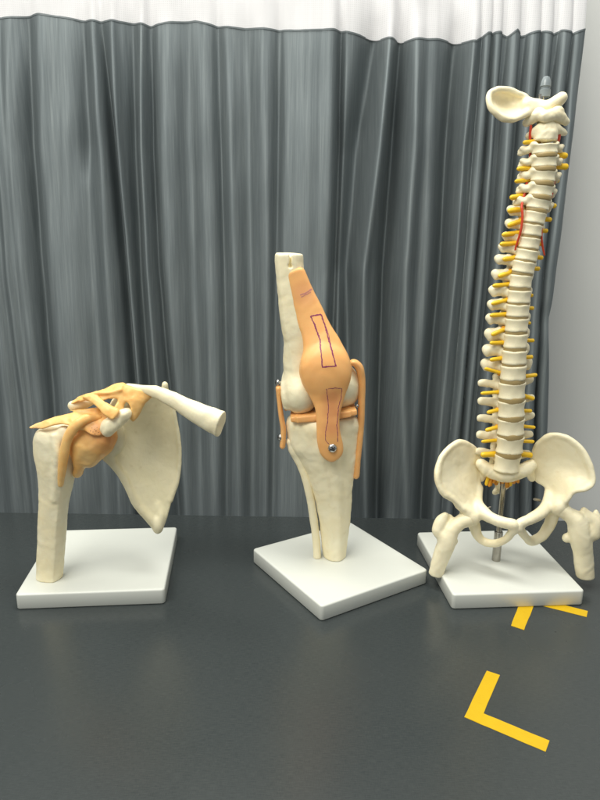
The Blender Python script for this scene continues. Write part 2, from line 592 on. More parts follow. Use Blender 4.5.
def poly_sdf(p, X, Z):
    d = np.full(X.shape, 1e9); s = np.ones(X.shape)
    N = len(p)
    for i in range(N):
        a, b = p[i], p[i - 1]
        e = b - a; wx, wz = X - a[0], Z - a[1]
        t = np.clip((wx * e[0] + wz * e[1]) / (e @ e + 1e-15), 0, 1)
        d = np.minimum(d, (wx - e[0] * t) ** 2 + (wz - e[1] * t) ** 2)
        c1 = Z >= a[1]; c2 = Z < b[1]; c3 = e[0] * wz > e[1] * wx
        f = (c1 & c2 & c3) | (~c1 & ~c2 & ~c3)
        s = np.where(f, -s, s)
    return s * np.sqrt(d)


class Stage:
    """pixel-scaled drawing space round one model: depth d is in the same units, positive away from the camera"""
    def __init__(self, foot, z):
        self.Y = PZ(*foot, z).y; self.s = self.Y / FPX

    def L(self, u, v, d=0.0): return P(u, v, self.Y + d * self.s)

    def pts(self, lst): return [self.L(*p[:3]) for p in lst]

    def field(self, u0, v0, u1, v1, d0_, d1_, vox):
        c = [self.L(u, v, d) for u in (u0, u1) for v in (v0, v1) for d in (d0_, d1_)]
        lo = [min(p[i] for p in c) for i in range(3)]; hi = [max(p[i] for p in c) for i in range(3)]
        return Field(lo, hi, vox * self.s)

    def tube(self, F, pr, k=3, flat=None, n=5, cut=False):
        F.tube([self.L(*p[:3]) for p in pr], [p[3] * self.s for p in pr], k * self.s, flat, n, cut)

    def ell(self, F, u, v, d, r, k=3, rot=None, cut=False):
        F.ell(self.L(u, v, d), [x * self.s for x in r], k * self.s, rot, cut)

    def loft(self, F, rows, k=0, rnd=1.5, power=2.0, facets=0):
        out = []
        for v, uL, uR, d, b in rows:
            a, c = self.L(uL, v, d), self.L(uR, v, d)
            z = (a.z + c.z) / 2
            out.append((z, (a.x + c.x) / 2, a.y, (c.x - a.x) / 2, b * self.s))
        F.loft(out, k * self.s, rnd * self.s, power, facets)


T = 0.0461 * H                              # thickness of the white bases

# ------------------------------------------------------------------ setting
Y_TAB = PZ(240, 515.5, 0).y                 # far edge of the table
bm = bmesh.new()
bmesh.ops.create_cube(bm, size=1)
yn = -0.25
for v in bm.verts:
    v.co.x *= 2.6; v.co.y = (v.co.y + 0.5) * (Y_TAB - yn) + yn; v.co.z = -0.03 if v.co.z < 0 else 0.0
bmesh.ops.bevel(bm, geom=[e for e in bm.edges if abs(e.verts[0].co.z) < 1e-6 and abs(e.verts[1].co.z) < 1e-6],
                offset=0.002, segments=3, affect='EDGES')
tag(bm_obj('table_top', bm, M_TABLE), kind='structure')

Y_CUR = Y_TAB + 0.045
SC = Y_CUR / FPX
bm = bmesh.new()
bmesh.ops.create_cube(bm, size=1)
for v in bm.verts:
    v.co.x = v.co.x * 5; v.co.y = Y_CUR + 0.13 + (v.co.y + 0.5) * 0.1; v.co.z = v.co.z * 3.2 + 0.9
tag(bm_obj('wall', bm, M_WALL), kind='structure')

# folds: centre line u at picture rows 30, 150, 270, 400, 515; width; depth towards the room (px)
FOLDS = [
    (-160, -150, -145, -140, -135, 16, 9), (-115, -105, -98, -90, -85, 10, 10), (-70, -60, -52, -44, -36, 14, 9),
    (-28, -16, -4, 10, 20, 9, 9), (8, 12, 24, 40, 52, 8, 7), (-8, 2, 12, 27, 38, 3.5, 6),
    (27, 31, 40, 52, 60, 5, -8), (42, 45, 54, 66, 76, 9, 6), (66, 66, 72, 84, 90, 10, 5),
    (83, 88, 92, 100, 104, 6, -7), (95, 104, 110, 118, 122, 6, 7), (101, 114, 125, 135, 140, 2.6, -11),
    (114, 121, 130, 141, 146, 3.2, 8), (131, 134, 139, 148, 153, 4.5, -7), (143, 144, 150, 160, 168, 3.8, 9),
    (150, 152, 158, 170, 178, 4.0, -7), (168, 168, 172, 180, 186, 10, 5), (186, 188, 192, 198, 200, 7, -4),
    (204, 206, 208, 211, 214, 9, 4), (217, 220, 224, 226, 226, 3.2, -5), (228, 231, 235, 238, 240, 5, 4),
    (246, 248, 250, 252, 252, 5, -4), (264, 266, 268, 268, 268, 6, 4), (279, 278, 276, 274, 272, 2.8, -5),
    (306, 306, 304, 300, 298, 14, 4), (331, 330, 328, 322, 318, 6, 4), (341, 339, 335, 330, 326, 3, -7),
    (376, 357, 347, 352, 352, 11, -11), (390, 378, 362, 360, 364, 7, 8), (402, 394, 385, 381, 378, 6, -10),
    (417, 413, 405, 402, 404, 8, 8), (434, 430, 426, 418, 412, 7, 3), (458, 450, 444, 432, 425, 8, -10),
    (474, 461, 453, 440, 431, 5, 5),
]
# the gathered right end: round pleats side by side, gaps between them fall back into shade
PLEATS = [(487.5, 479, 470, 459, 448, 5.2, 10), (498, 490, 481, 469, 460, 4.4, 10), (514.5, 506, 496, 485, 476, 6.6, 13), (534, 523, 511, 501, 494, 6.8, 13),
          (547.5, 537, 523, 514, 510, 5.6, 12), (566, 552, 537, 528, 526, 6.6, 13), (580, 566, 550, 543, 540, 7.4, 12)]
ROWS = [30, 150, 270, 400, 515]
EDGE_V = [-250, 0, 27, 100, 150, 200, 260, 300, 318, 335, 380, 420, 450, 520, 760]
EDGE_U = [600, 587, 585, 577, 572, 566, 556, 550, 547, 546, 547, 546, 544, 544, 545]
BND_U = [-300, -200, -120, -60, 0, 20, 38, 60, 85, 100, 130, 150, 170, 195, 220, 260, 300, 340, 370, 410, 440, 475, 487, 500, 508, 516, 522, 540, 552, 560, 573, 590, 620]
BND_V = [22, 14, 22, 12, 17, 15.5, 13, 16, 20, 21, 22, 25, 22, 20, 25, 28, 30.5, 30, 35.5, 40, 38, 41.5, 33, 32, 36, 30, 35, 31, 34, 30.5, 33, 27, 27]


def cur_y(u, v):
    """depth offset (px) of the cloth at picture position u, v of the curtain plane (arrays)"""
    y = np.zeros_like(u)
    for f in FOLDS:
        c = np.interp(v, ROWS, f[:5])
        below = np.clip((v - 515) / 240, 0, 1); above = np.clip((30 - v) / 280, 0, 1)
        c = c + (f[4] - f[3]) * below + (f[0] - f[1]) * above
        w, a = max(f[5], 3.4) * (1.1 if f[0] > 335 else 1.3), f[6] * (1.50 if f[0] > 335 else 1.0)
        fade = 0.30 + 0.70 * np.clip((v - 15) / 110, 0, 1) ** 0.7
        if a == -7 and f[0] == 83: fade = fade * (0.25 + 0.75 * np.clip((185 - v) / 40, 0, 1))
        x = (u - c) / w
        y = y - 1.35 * a * fade * np.exp(-x * x)
    start = np.interp(v, ROWS, [482, 473, 464, 452, 441])
    deep = 6.5 * (0.35 + 0.65 * np.clip((v - 15) / 90, 0, 1)) / (1 + np.exp(-(u - start) / 1.6))
    up = np.zeros_like(u)
    for f in PLEATS:
        c = np.interp(v, ROWS, f[:5]) + (f[4] - f[3]) * np.clip((v - 515) / 240, 0, 1) + (f[0] - f[1]) * np.clip((30 - v) / 280, 0, 1)
        x = (u - c) / (f[5] * (1 + 0.08 * np.sin(v * 0.02 + f[0])))
        up = np.maximum(up, f[6] * np.clip(1 - np.abs(x) ** 2.2, 0, 1) ** 0.6)
    y = y + deep - up * (0.45 + 0.55 * np.clip((v - 15) / 110, 0, 1))
    y = y + 2.2 * np.sin(u * 0.031 + 1 + v * 0.002) + 1.1 * np.sin(u * 0.083 + v * 0.006 + 2)
    y = y + 0.5 * np.sin(u * 0.021 + v * 0.05) * np.sin(v * 0.017 + u * 0.03)
    y = y + 0.08 * np.sin(u * 0.9 + 3 * np.sin(v * 0.01)) + 0.12 * np.sin(u * 0.47 + v * 0.02)
    # gathered pinch near the wall edge
    g = np.exp(-((u - 545) / 9) ** 2 - ((v - 318) / 14) ** 2)
    return y + 3 * g


root = empty('hospital_curtain', (0, Y_CUR, 0))
tag(root, 'grey satin pleated curtain with white net top hanging behind the table', 'curtain')


def sheet(name, v_top, v_bot, mat, nrow, off=0.0, flatten=1.0, step=1.25, thick=0.0005):
    """cloth between two boundary curves; v_top / v_bot are functions of u"""
    us = np.concatenate([np.arange(-300, 440, step), np.arange(440, 600.5, 0.7)]); n = len(us); sfrac = (us - us[0]) / (us[-1] - us[0])
    V = []
    for j in range(nrow + 1):
        t = j / nrow
        u = us.copy()
        for _ in range(3):
            v = v_top(u) + (v_bot(u) - v_top(u)) * t
            e = np.interp(v, EDGE_V, EDGE_U)
            base = 380.0
            u = np.where(us < base, us, base + (us - base) * (e - base) / (600 - base))
        y = cur_y(u, v) * (flatten if flatten == 1.0 else np.where(u > 480, flatten, 0.85)) + off
        for i in range(n):
            q = P(u[i], v[i], Y_CUR)
            V.append((q.x, q.y + y[i] * SC, q.z))
    F = [(j * n + i, (j + 1) * n + i, (j + 1) * n + i + 1, j * n + i + 1) for j in range(nrow) for i in range(n - 1)]
    o = mesh_obj(name, V, F, mat, root)
    return o


bnd = lambda u: np.interp(u, BND_U, BND_V)
sheet('cloth_panel', bnd, lambda u: 0 * u + 760.0, M_CURTAIN, 110)
sheet('net_band', lambda u: 0 * u - 250.0, lambda u: bnd(u) + 1.0, M_NET, 30, off=0.6, flatten=0.55)
sheet('hem', lambda u: bnd(u) + 0.2, lambda u: bnd(u) + 1.9, M_HEM, 2, off=-0.5)

# tape marks: two arms each, lying on the table
def strip(pts, parent, z):
    q = [PZ(u, v, 0) for u, v in pts]
    bm = bmesh.new()
    vs = []
    n = 9
    a, b, c, d = q                                  # a-b one long side, d-c the other
    rows = []
    for i in range(n + 1):
        t = i / n
        jx = Vector((random.uniform(-1, 1), random.uniform(-1, 1), 0)) * 0.00025
        rows.append((a.lerp(b, t) + jx, d.lerp(c, t) + jx))
    top = [[bm.verts.new((p.x, p.y, z)) for p in r] for r in rows]
    bot = [[bm.verts.new((p.x, p.y, 0.0001)) for p in r] for r in rows]
    for i in range(n):
        bm.faces.new((top[i][0], top[i + 1][0], top[i + 1][1], top[i][1]))
        bm.faces.new((bot[i][0], bot[i + 1][0], top[i + 1][0], top[i][0]))
        bm.faces.new((top[i][1], top[i + 1][1], bot[i + 1][1], bot[i][1]))
    for i in (0, n):
        bm.faces.new((bot[i][0], top[i][0], top[i][1], bot[i][1]))
    bmesh.ops.recalc_face_normals(bm, faces=bm.faces)
    return bm_obj('tape_strip', bm, M_TAPE, parent)


tm = empty('tape_mark', PZ(466, 717, 0))
tag(tm, 'large yellow tape corner mark lying free on the table, nearest the camera', 'tape mark', 'yellow tape corner marks on the table')
strip([(464.3, 717.2), (486.7, 671), (499.9, 675.4), (479.5, 723.2)], tm, 0.00055)
strip([(464.6, 717.4), (545.7, 752), (549.6, 740.9), (471.5, 708.5)], tm, 0.00035)
tm = empty('tape_mark', PZ(524, 598, 0))
tag(tm, 'yellow tape corner mark partly covered by the spine model base', 'tape mark', 'yellow tape corner marks on the table')
strip([(522.5, 595), (511, 626), (524, 630.3), (537, 598)], tm, 0.00055)
strip([(521, 594.5), (588, 611.2), (586.7, 617.2), (520, 600.5)], tm, 0.00035)


def base_plate(x, y, deg, side, parent):
    rc, rt = 0.0048, 0.0026
    c, q = math.cos(deg), math.sin(deg)
    rings = [(0.0006, 0.0008)] + [(0.0018, 0.0)] + [(T - rt + rt * math.sin(a_), rt * (1 - math.cos(a_))) for a_ in np.linspace(0, math.pi / 2, 6)] + [(T, rt + 0.004)]
    V, Fc = [], []
    for (z, ins) in rings:
        for (cx, cy, a0) in ((side[0] - rc, side[1] - rc, 0), (rc, side[1] - rc, 90), (rc, rc, 180), (side[0] - rc, rc, 270)):
            for k in range(7):
                a_ = math.radians(a0 + 15 * k); r = max(rc - ins, 0.0006); e = max(0, ins - (rc - 0.0006))
                px = cx + r * math.cos(a_) - e * (1 if a0 in (0, 270) else -1)
                py = cy + r * math.sin(a_) - e * (1 if a0 in (0, 90) else -1)
                V.append((x + px * c - py * q, y + px * q + py * c, z))
    for j in range(len(rings) - 1):
        for i in range(28):
            k = (i + 1) % 28
            Fc.append((j * 28 + i, j * 28 + k, (j + 1) * 28 + k, (j + 1) * 28 + i))
    Fc.append([(len(rings) - 1) * 28 + i for i in range(28)]); Fc.append(list(range(28))[::-1])
    return mesh_obj('base_plate', V, Fc, M_BASE, parent, True)


def centre(x, y, th, a, b):
    return Vector((H * (x + a / 2 * math.cos(th) - b / 2 * math.sin(th)), H * (y + a / 2 * math.sin(th) + b / 2 * math.cos(th)), 0))


def lathe(name, c, axis, prof, mat, parent, seg=24):
    """prof: (distance along axis, radius)"""
    q = Vector(axis).to_track_quat('Z', 'Y'); V = []; F = []
    for (h, r) in prof:
        for i in range(seg):
            a = 2 * math.pi * i / seg
            V.append(tuple(Vector(c) + q @ Vector((r * math.cos(a), r * math.sin(a), h))))
    for j in range(len(prof) - 1):
        for i in range(seg):
            k = (i + 1) % seg
            F.append((j * seg + i, j * seg + k, (j + 1) * seg + k, (j + 1) * seg + i))
    F.append(list(range(seg))[::-1]); F.append([(len(prof) - 1) * seg + i for i in range(seg)])
    o = mesh_obj(name, V, F, mat, parent, True)
    try: o.data.set_sharp_from_angle(angle=math.radians(40))
    except Exception: pass
    return o


def screw(c, axis, r, parent, cross=True):
    """pan-head screw with a cross recess"""
    a = Vector(axis).normalized()
    s = lathe('screw', c, a, [(-r * 1.0, r * 0.5), (-r * .2, r * .5), (-r * .15, r), (r * .15, r), (r * .42, r * .8), (r * .58, r * .45), (r * .62, r * .25)], M_SCREW, parent)
    if cross:
        q = a.to_track_quat('Z', 'Y') @ Matrix.Rotation(0.5, 3, 'Z').to_quaternion()
        bm = bmesh.new()
        for sx, sy in ((0.62, 0.12), (0.12, 0.62)):
            m = bmesh.ops.create_cube(bm, size=2)['verts']
            for v in m: v.co = Vector((v.co.x * r * sx, v.co.y * r * sy, v.co.z * r * 0.05))
        for v in bm.verts: v.co = Vector(c) + a * r * 0.57 + q @ v.co
        V = [tuple(v.co) for v in bm.verts]; bm.verts.index_update(); Fc = [[v.index for v in f.verts] for f in bm.faces]; bm.free()
        me = mesh_obj('recess', np.array(V) - np.array(parent.location), Fc, M_DARK, None, False); me.parent = s
    return s


# ================================================================== SHOULDER MODEL
pose = (-0.7592, 1.5701, 0.0986, 0.3965, 0.3946)
sh = empty('shoulder_model', centre(*pose))
tag(sh, 'shoulder joint model with cream bones and orange ligaments on white square base', 'anatomical model')
base_plate(H * pose[0], H * pose[1], pose[2], (H * pose[3], H * pose[4]), sh)
S = Stage((49, 577), T)
sl = S.L
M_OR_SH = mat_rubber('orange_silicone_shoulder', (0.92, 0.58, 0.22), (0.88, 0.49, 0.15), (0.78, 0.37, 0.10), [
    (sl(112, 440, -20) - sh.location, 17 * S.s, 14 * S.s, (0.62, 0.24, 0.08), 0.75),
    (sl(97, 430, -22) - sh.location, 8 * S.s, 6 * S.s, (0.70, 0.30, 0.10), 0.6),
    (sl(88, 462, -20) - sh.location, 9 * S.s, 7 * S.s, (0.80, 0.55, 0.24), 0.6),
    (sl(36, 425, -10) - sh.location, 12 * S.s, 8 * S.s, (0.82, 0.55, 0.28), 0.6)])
# humerus
F = S.field(28, 415, 108, 592, -32, 34, 0.85)
S.loft(F, [(425, 47, 68, 0, 12), (428, 41, 71, 0, 16), (434, 36, 74, 0, 19), (447, 34.5, 76, 0, 20), (466, 37.5, 77, 0, 19), (485, 39.5, 73, 0, 16),
           (500, 39.5, 69.5, 0, 14.5), (516, 38.5, 67.5, 0, 13.5), (542, 38, 65.5, 0, 13), (562, 37, 64, 0, 13), (578, 36.7, 62.5, 0, 12.5), (590, 36.7, 62, 0, 12.5)], 0, 2.5, 2.2, 7)
S.ell(F, 46, 436, -8, (10, 9, 9), 5); S.ell(F, 64, 434, -15, (8, 6, 9), 5)
S.ell(F, 80, 442, 8, (20, 20, 20), 6)
S.tube(F, [(54, 436, -19, 3), (57, 455, -21, 3), (56, 478, -17, 2.5), (55, 500, -14, 2)], 5)
F.rough(0.32 * S.s, 260, 1); F.rough(0.13 * S.s, 620, 61)
F.halfspace(sl(48, 577, 0) * 1.0, (0.0, 0, -1), 0.0)
F.obj('humerus', M_BONE, sh)
# scapula
F = S.field(60, 374, 192, 542, -34, 64, 0.85)
out = [(112, 400, 14), (126, 392, 20), (140, 387, 26), (158, 388, 32), (166, 390, 34), (172, 400, 35), (177, 427, 36), (180, 454, 34), (178, 481, 30), (172, 499, 25),
       (169, 512, 22), (163.5, 526, 18), (157.6, 532, 15), (151, 524, 13), (138, 508, 10), (133, 501, 9.5), (131, 495, 9), (121.5, 476, 7), (112, 464, 4), (104, 456, 2), (102, 430, 2)]
inn = [(140, 430, 40), (150, 460, 38), (157, 495, 27), (128, 445, 24), (150, 408, 40), (165, 440, 42)]
F.plate([sl(*p) for p in out], [sl(*p) for p in inn], 2.2 * S.s)
S.tube(F, [(104, 452, 2, 6), (112, 462, 3, 4.5), (122, 476, 6, 3.6), (132, 496, 8, 3.4), (139, 508, 10, 3.2), (150, 520, 13, 3.6), (157, 527, 15, 4)], 5)
S.tube(F, [(158, 505, 22, 2.5), (161, 515, 18, 3.5), (158, 525, 15, 4), (158, 530, 14, 3)], 5)
S.tube(F, [(171, 500, 26, 2.5), (178, 478, 31, 2.2), (180, 454, 34, 2.0), (177, 427, 36, 2.0), (171, 400, 35, 2), (165, 388, 34, 2.6)], 3)
S.ell(F, 165, 385.5, 34, (3.4, 3.4, 4.4), 2)
S.ell(F, 113, 437, 4, (13, 13, 20), 8)                       # neck of the socket
S.tube(F, [(75, 405.5, 2, 6.2), (88, 401, 10, 6), (105, 395, 22, 5), (125, 400, 34, 4), (150, 410, 42, 2.5)], 4, flat=((0, 0.3, 1), 1.25))
S.tube(F, [(140, 402, 12, 6), (130, 410, -4, 6), (122, 417, -12, 5)], 4)
F.rough(0.35 * S.s, 110, 2); F.rough(0.13 * S.s, 620, 62)
F.obj('scapula', M_BONE_SCAP, sh)
F = S.field(96, 400, 140, 442, -44, 10, 0.75)
S.tube(F, [(127, 413, -14, 5.5), (120, 418, -20, 7.2), (112, 425, -24, 7.8), (107.5, 430, -25, 6.6)], 3, flat=((0, 1, 0), 1.15))
S.ell(F, 124, 415, -19, (7, 7, 7), 3); S.ell(F, 108, 426, -25, (6.5, 6, 7), 3)
F.rough(0.8 * S.s, 330, 31)
tag(F.obj('coracoid_process', M_BONE, sh), 'pale beak shaped knob in front of the shoulder blade')
F = S.field(58, 392, 100, 418, -20, 24, 0.75)
S.tube(F, [(74, 405.5, -3, 6.2), (84, 403, 2, 6.6), (94, 399, 8, 5.5)], 3, flat=((0, 0.3, 1), 1.15))
F.rough(0.5 * S.s, 300, 32)
tag(F.obj('acromion', M_BONE, sh), 'pale rounded tip above the upper arm bone')
# clavicle
F = S.field(112, 376, 236, 446, -60, 24, 0.8)
S.tube(F, [(118, 388, 2, 4.5), (135, 388.5, -4, 5), (152, 391, -9, 5.8), (170, 398, -15, 7.6), (188, 408, -21, 9.6), (204, 416.5, -27, 11.6), (222, 424.5, -33, 13.8), (232, 429, -36, 14.6)], 3,
       flat=((0.25, 1, 0), 1.35))
F.halfspace(sl(221, 424, -34), (0.92, -0.30, -0.26), 1.5 * S.s)
F.rough(0.8 * S.s, 190, 3); F.rough(0.13 * S.s, 620, 63)
F.obj('clavicle', M_BONE, sh)
# capsule and ligaments
F = S.field(24, 376, 160, 492, -44, 36, 0.85)
S.ell(F, 90, 441, 0, (22, 24, 23), 4)
S.ell(F, 103, 436, -6, (15, 18, 20), 6)
S.tube(F, [(76, 440, -12, 8), (80, 456, -12, 9), (79, 468, -10, 6), (77, 474, -8, 4.5)], 5)
S.tube(F, [(98, 448, -10, 9), (90, 460, -10, 8)], 5)
def sheetp(out, inn, th, k=2):
    F.plate([sl(*p) for p in out], [sl(*p) for p in inn], th * S.s, k * S.s)


sheetp([(29, 427.8, -14), (40, 421.5, -12), (56, 416.3, -10), (73, 411.5, -8), (90, 409, -4), (106, 409, 0), (113, 418, -8), (110, 432, -20), (96, 436, -24), (82, 430, -22), (66, 424.5, -20), (52, 425.8, -18), (42, 429, -16)],
       [(48, 422.5, -17), (66, 418, -19), (84, 419, -20), (100, 422, -20)], 2.0, 3)
S.ell(F, 92, 424, -8, (15, 12, 10), 5)
sheetp([(70, 403.5, -4), (79, 396.5, -3), (91, 391.5, -3), (104, 388, -4), (116, 383.3, -4), (124, 382.3, -4), (129, 388, -6), (124, 397, -12), (113, 398, -14), (104, 401, -16), (95, 400.5, -14), (84, 400, -12), (74, 404, -10)],
       [(84, 397, -10), (98, 394, -13), (112, 390, -13), (121, 387, -12)], 2.4, 2)
S.tube(F, [(78, 398, -6, 1.2), (92, 393.5, -14, 1.6), (108, 393, -16, 1.6), (121, 390, -14, 1.2)], 2.5)
S.tube(F, [(70, 410.5, -8, 1.3), (84, 411, -10, 2.2), (98, 410, -8, 2.6)], 2)
sheetp([(83, 396, -14), (91, 393.5, -14), (101, 398, -19), (110, 405, -25), (119, 411, -27), (113, 419, -31), (105, 415, -30), (98, 408, -25), (90, 401, -18)],
       [(94, 399, -20), (104, 407, -27)], 1.9, 1)
sheetp([(126, 386, -8), (139, 388, -8), (153, 393, -6), (150, 399, -6), (144, 405, -8), (140, 414, -10), (134, 422, -12), (129, 418, -14), (131, 408, -13), (126, 402, -14), (121, 413, -18), (114, 409, -20), (120, 397, -14)],
       [(135, 397, -12), (127, 394, -12), (137, 408, -13)], 2.3, 2)
S.tube(F, [(81.5, 427, -25, 1.8), (83, 433, -27, 2.0), (85.5, 439, -26, 1.6)], 2, cut=True)
S.tube(F, [(98, 452, -34, 1.4), (88, 449, -34, 1.4), (80, 452, -30, 1.2)], 4, cut=True)
F.rough(0.8 * S.s, 210, 4); F.rough(0.3 * S.s, 520, 41)
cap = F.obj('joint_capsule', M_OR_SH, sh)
F = S.field(52, 408, 104, 492, -44, 10, 0.8)
S.tube(F, [(98, 418, -14, 4), (85, 419.5, -22, 5.0), (74.5, 427, -26, 5.4), (67.5, 440, -25.5, 5), (64, 455, -24, 4.8), (62, 470, -21, 4.4), (60.5, 484, -17, 3.2)], 2, flat=((0, 1, 0), 1.3))
F.rough(0.35 * S.s, 250, 5)
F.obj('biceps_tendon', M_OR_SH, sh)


def bvh_of(o):
    org = o.parent.location
    vs = [v.co + org for v in o.data.vertices]
    return BVHTree.FromPolygons(vs, [tuple(p.vertices) for p in o.data.polygons])


EYE = Vector((0, 0, H))


def on_surface(bv, u, v):
    d = (P(u, v, 1.0) - EYE).normalized()
    h = bv.ray_cast(EYE, d)
    return h[0], h[1]


bv = bvh_of(cap)
V = []; Fc = []
for (u, v) in [(92, 428), (94.5, 429.5), (97, 427.5), (96, 431), (99.5, 429), (93, 432), (98.5, 432.5), (101, 434), (102, 430), (95, 434), (90.5, 431), (104, 436),
               (62.5, 477), (65, 479), (61, 480.5), (68, 476)]:
    p, n = on_surface(bv, u, v)
    if p is None: continue
    q = n.to_track_quat('Z', 'Y'); b0 = len(V)
    r = S.s * random.uniform(0.35, 0.6)
    for i in range(8):
        a = i * math.pi / 4; V.append(tuple(p + q @ Vector((r * math.cos(a), r * math.sin(a), 0.00002))))
    V.append(tuple(p + n * 0.00015))
    for i in range(8): Fc.append((b0 + i, b0 + (i + 1) % 8, b0 + 8))
M_PIT = mat_plain('brown_pinhole', (0.16, 0.05, 0.02), 0.6)
tag(mesh_obj('pinholes', V, Fc, M_PIT, sh), kind='stuff')

# ================================================================== KNEE MODEL
pose = (0.0648, 1.5348, 0.571, 0.3796, 0.3807)
kn = empty('knee_model', centre(*pose))
tag(kn, 'knee joint model with orange kneecap tendon and purple pen marks on turned white base', 'anatomical model')
base_plate(H * pose[0], H * pose[1], pose[2], (H * pose[3], H * pose[4]), kn)
S = Stage((334, 556), T); sl = S.L
M_OR_K = mat_rubber('orange_silicone_knee', (0.92, 0.49, 0.18), (0.90, 0.46, 0.16), (0.84, 0.39, 0.13), [
    (sl(332, 398, -30) - kn.location, 9 * S.s, 4 * S.s, (0.66, 0.23, 0.10), 0.55),
    (sl(332, 412, -28) - kn.location, 8 * S.s, 4 * S.s, (0.66, 0.23, 0.10), 0.55),
    (sl(332, 428, -28) - kn.location, 8 * S.s, 4 * S.s, (0.66, 0.23, 0.10), 0.5),
    (sl(305, 293, -16) - kn.location, 10 * S.s, 6 * S.s, (0.70, 0.30, 0.16), 0.4)])
# femur
F = S.field(268, 246, 368, 424, -34, 44, 0.85)
S.loft(F, [(252.5, 274.5, 303, 0, 13.5), (262, 274.5, 303.5, 0, 13.5), (275, 275.5, 304.5, 0, 13.5), (290, 277, 306, 0, 13.5), (307, 278.5, 309, 0, 13.5), (325, 280.5, 315, 0, 14),
           (343, 283, 328, 2, 15), (358, 282.5, 344, 4, 17), (372, 282, 355, 6, 20), (388, 281.5, 358, 8, 22), (398, 284, 357, 8, 20), (404, 290, 352, 8, 16)], 0, 3, 2.2, 9)
S.ell(F, 301, 391, 6, (19, 29, 24), 7)
S.ell(F, 339, 385, 6, (19, 28, 21), 7)
S.ell(F, 321, 408, 6, (7, 40, 12), 6, cut=True)
S.tube(F, [(285, 385, 0, 4), (286, 398, -6, 4.5), (287, 406, -4, 4)], 4)
F.halfspace(sl(289, 253, 0), (0.05, 0, 1), 0.6 * S.s)
F.rbox(sl(290.5, 256, -13), [1.1 * S.s, 9 * S.s, 11 * S.s], 0.3 * S.s, 0.8 * S.s, cut=True)
S.ell(F, 290, 266, -14, (2.2, 5, 2.2), 1, cut=True)
S.ell(F, 289, 250, 0, (7, 6, 7), 1, cut=True)
F.rough(0.32 * S.s, 250, 6); F.rough(0.13 * S.s, 620, 66)
F.obj('femur', M_BONE, kn)
# quadriceps tendon, kneecap and patellar ligament, one moulded piece
F = S.field(280, 262, 358, 468, -52, 10, 0.85)
out = [(287, 274, -8), (294, 269, -13), (303, 268, -8), (308, 278, -7), (314, 291, -8), (321, 305, -10), (330, 323, -12), (339, 338, -15), (347, 354, -18), (350.5, 370, -20), (348, 384, -21),
       (343.5, 399, -22), (340, 415, -24), (340, 430, -26), (343, 445, -25), (341.5, 455, -24), (332, 461.5, -24), (322, 456, -25), (317.5, 445, -26), (316.5, 430, -26), (316, 415, -25),
       (313, 402, -19), (305, 387, -18), (300, 373, -17), (300.5, 362, -15), (303, 350, -14), (302, 336, -12), (297, 322, -8), (293, 307, -8), (289.5, 290, -8)]
inn = [(296, 285, -15), (304, 305, -17), (315, 325, -19), (322, 345, -24), (325, 362, -29), (326, 378, -30), (328, 395, -27), (329, 412, -28), (330, 430, -29), (331, 447, -28)]
F.plate([sl(*p) for p in out], [sl(*p) for p in inn], 3.4 * S.s, 0, 3.0 * S.s)
S.ell(F, 325.5, 371, -24, (23.5, 9.5, 23), 9)
F.rough(0.3 * S.s, 200, 7)
ten = F.obj('patellar_tendon', M_OR_K, kn)
# tibia
F = S.field(278, 406, 368, 568, -34, 40, 0.85)
S.loft(F, [(415, 289, 357, 4, 20), (421, 286.5, 359.3, 4, 23), (433, 286.3, 358.3, 4, 22.5), (446, 289, 357, 3, 21), (458, 297, 355.8, 2, 19), (470, 304, 354.3, 1, 17), (485, 310, 352.8, 0, 15),
           (505, 316, 351.3, 0, 13.5), (523, 319, 350, 0, 13), (545, 321.5, 347, 0, 12), (562, 324, 345, 0, 12)], 0, 2.5, 2.2, 8)
S.ell(F, 331, 447, -14, (12, 9, 16), 8)
S.tube(F, [(333, 460, -16, 5), (337, 485, -12.5, 4), (338.5, 520, -10.5, 3.5), (338, 560, -9.5, 3.2)], 5)
S.ell(F, 298, 470, -16, (8, 6, 12), 6, cut=True)
F.rough(0.32 * S.s, 260, 8); F.rough(0.13 * S.s, 620, 68)
F.halfspace(sl(334, 556, 0), (0, 0, -1))
F.obj('tibia', M_BONE, kn)
# fibula
F = S.field(280, 428, 328, 572, -20, 26, 0.8)
S.tube(F, [(294, 443, 2, 6.5), (295.5, 449, 2, 7.6), (300, 459, 2, 6.4), (305, 475, 0, 4.8), (310, 497, -2, 4.4), (314.5, 525, -3, 4.3), (316.5, 545, -4, 4.2), (317.5, 568, -5, 4.2)], 2)
S.ell(F, 290, 441, 2, (4, 5, 4), 3)
F.rough(0.35 * S.s, 260, 9)
F.halfspace(sl(334, 556, 0), (0, 0, -1))
F.obj('fibula', M_BONE, kn)
# meniscus
F = S.field(280, 394, 366, 426, -32, 40, 0.8)
rot = Matrix.Rotation(math.radians(7.5), 3, 'Y').transposed()
F.rbox(sl(323, 411, 5), [34 * S.s, 21 * S.s, 2.9 * S.s], 1.4 * S.s, 0, rot)
F.rbox(sl(323, 411, 5), [28 * S.s, 24.5 * S.s, 3.6 * S.s], 1.6 * S.s, 3 * S.s, rot)
F.rough(0.4 * S.s, 260, 10)
F.obj('meniscus', M_OR_K, kn)
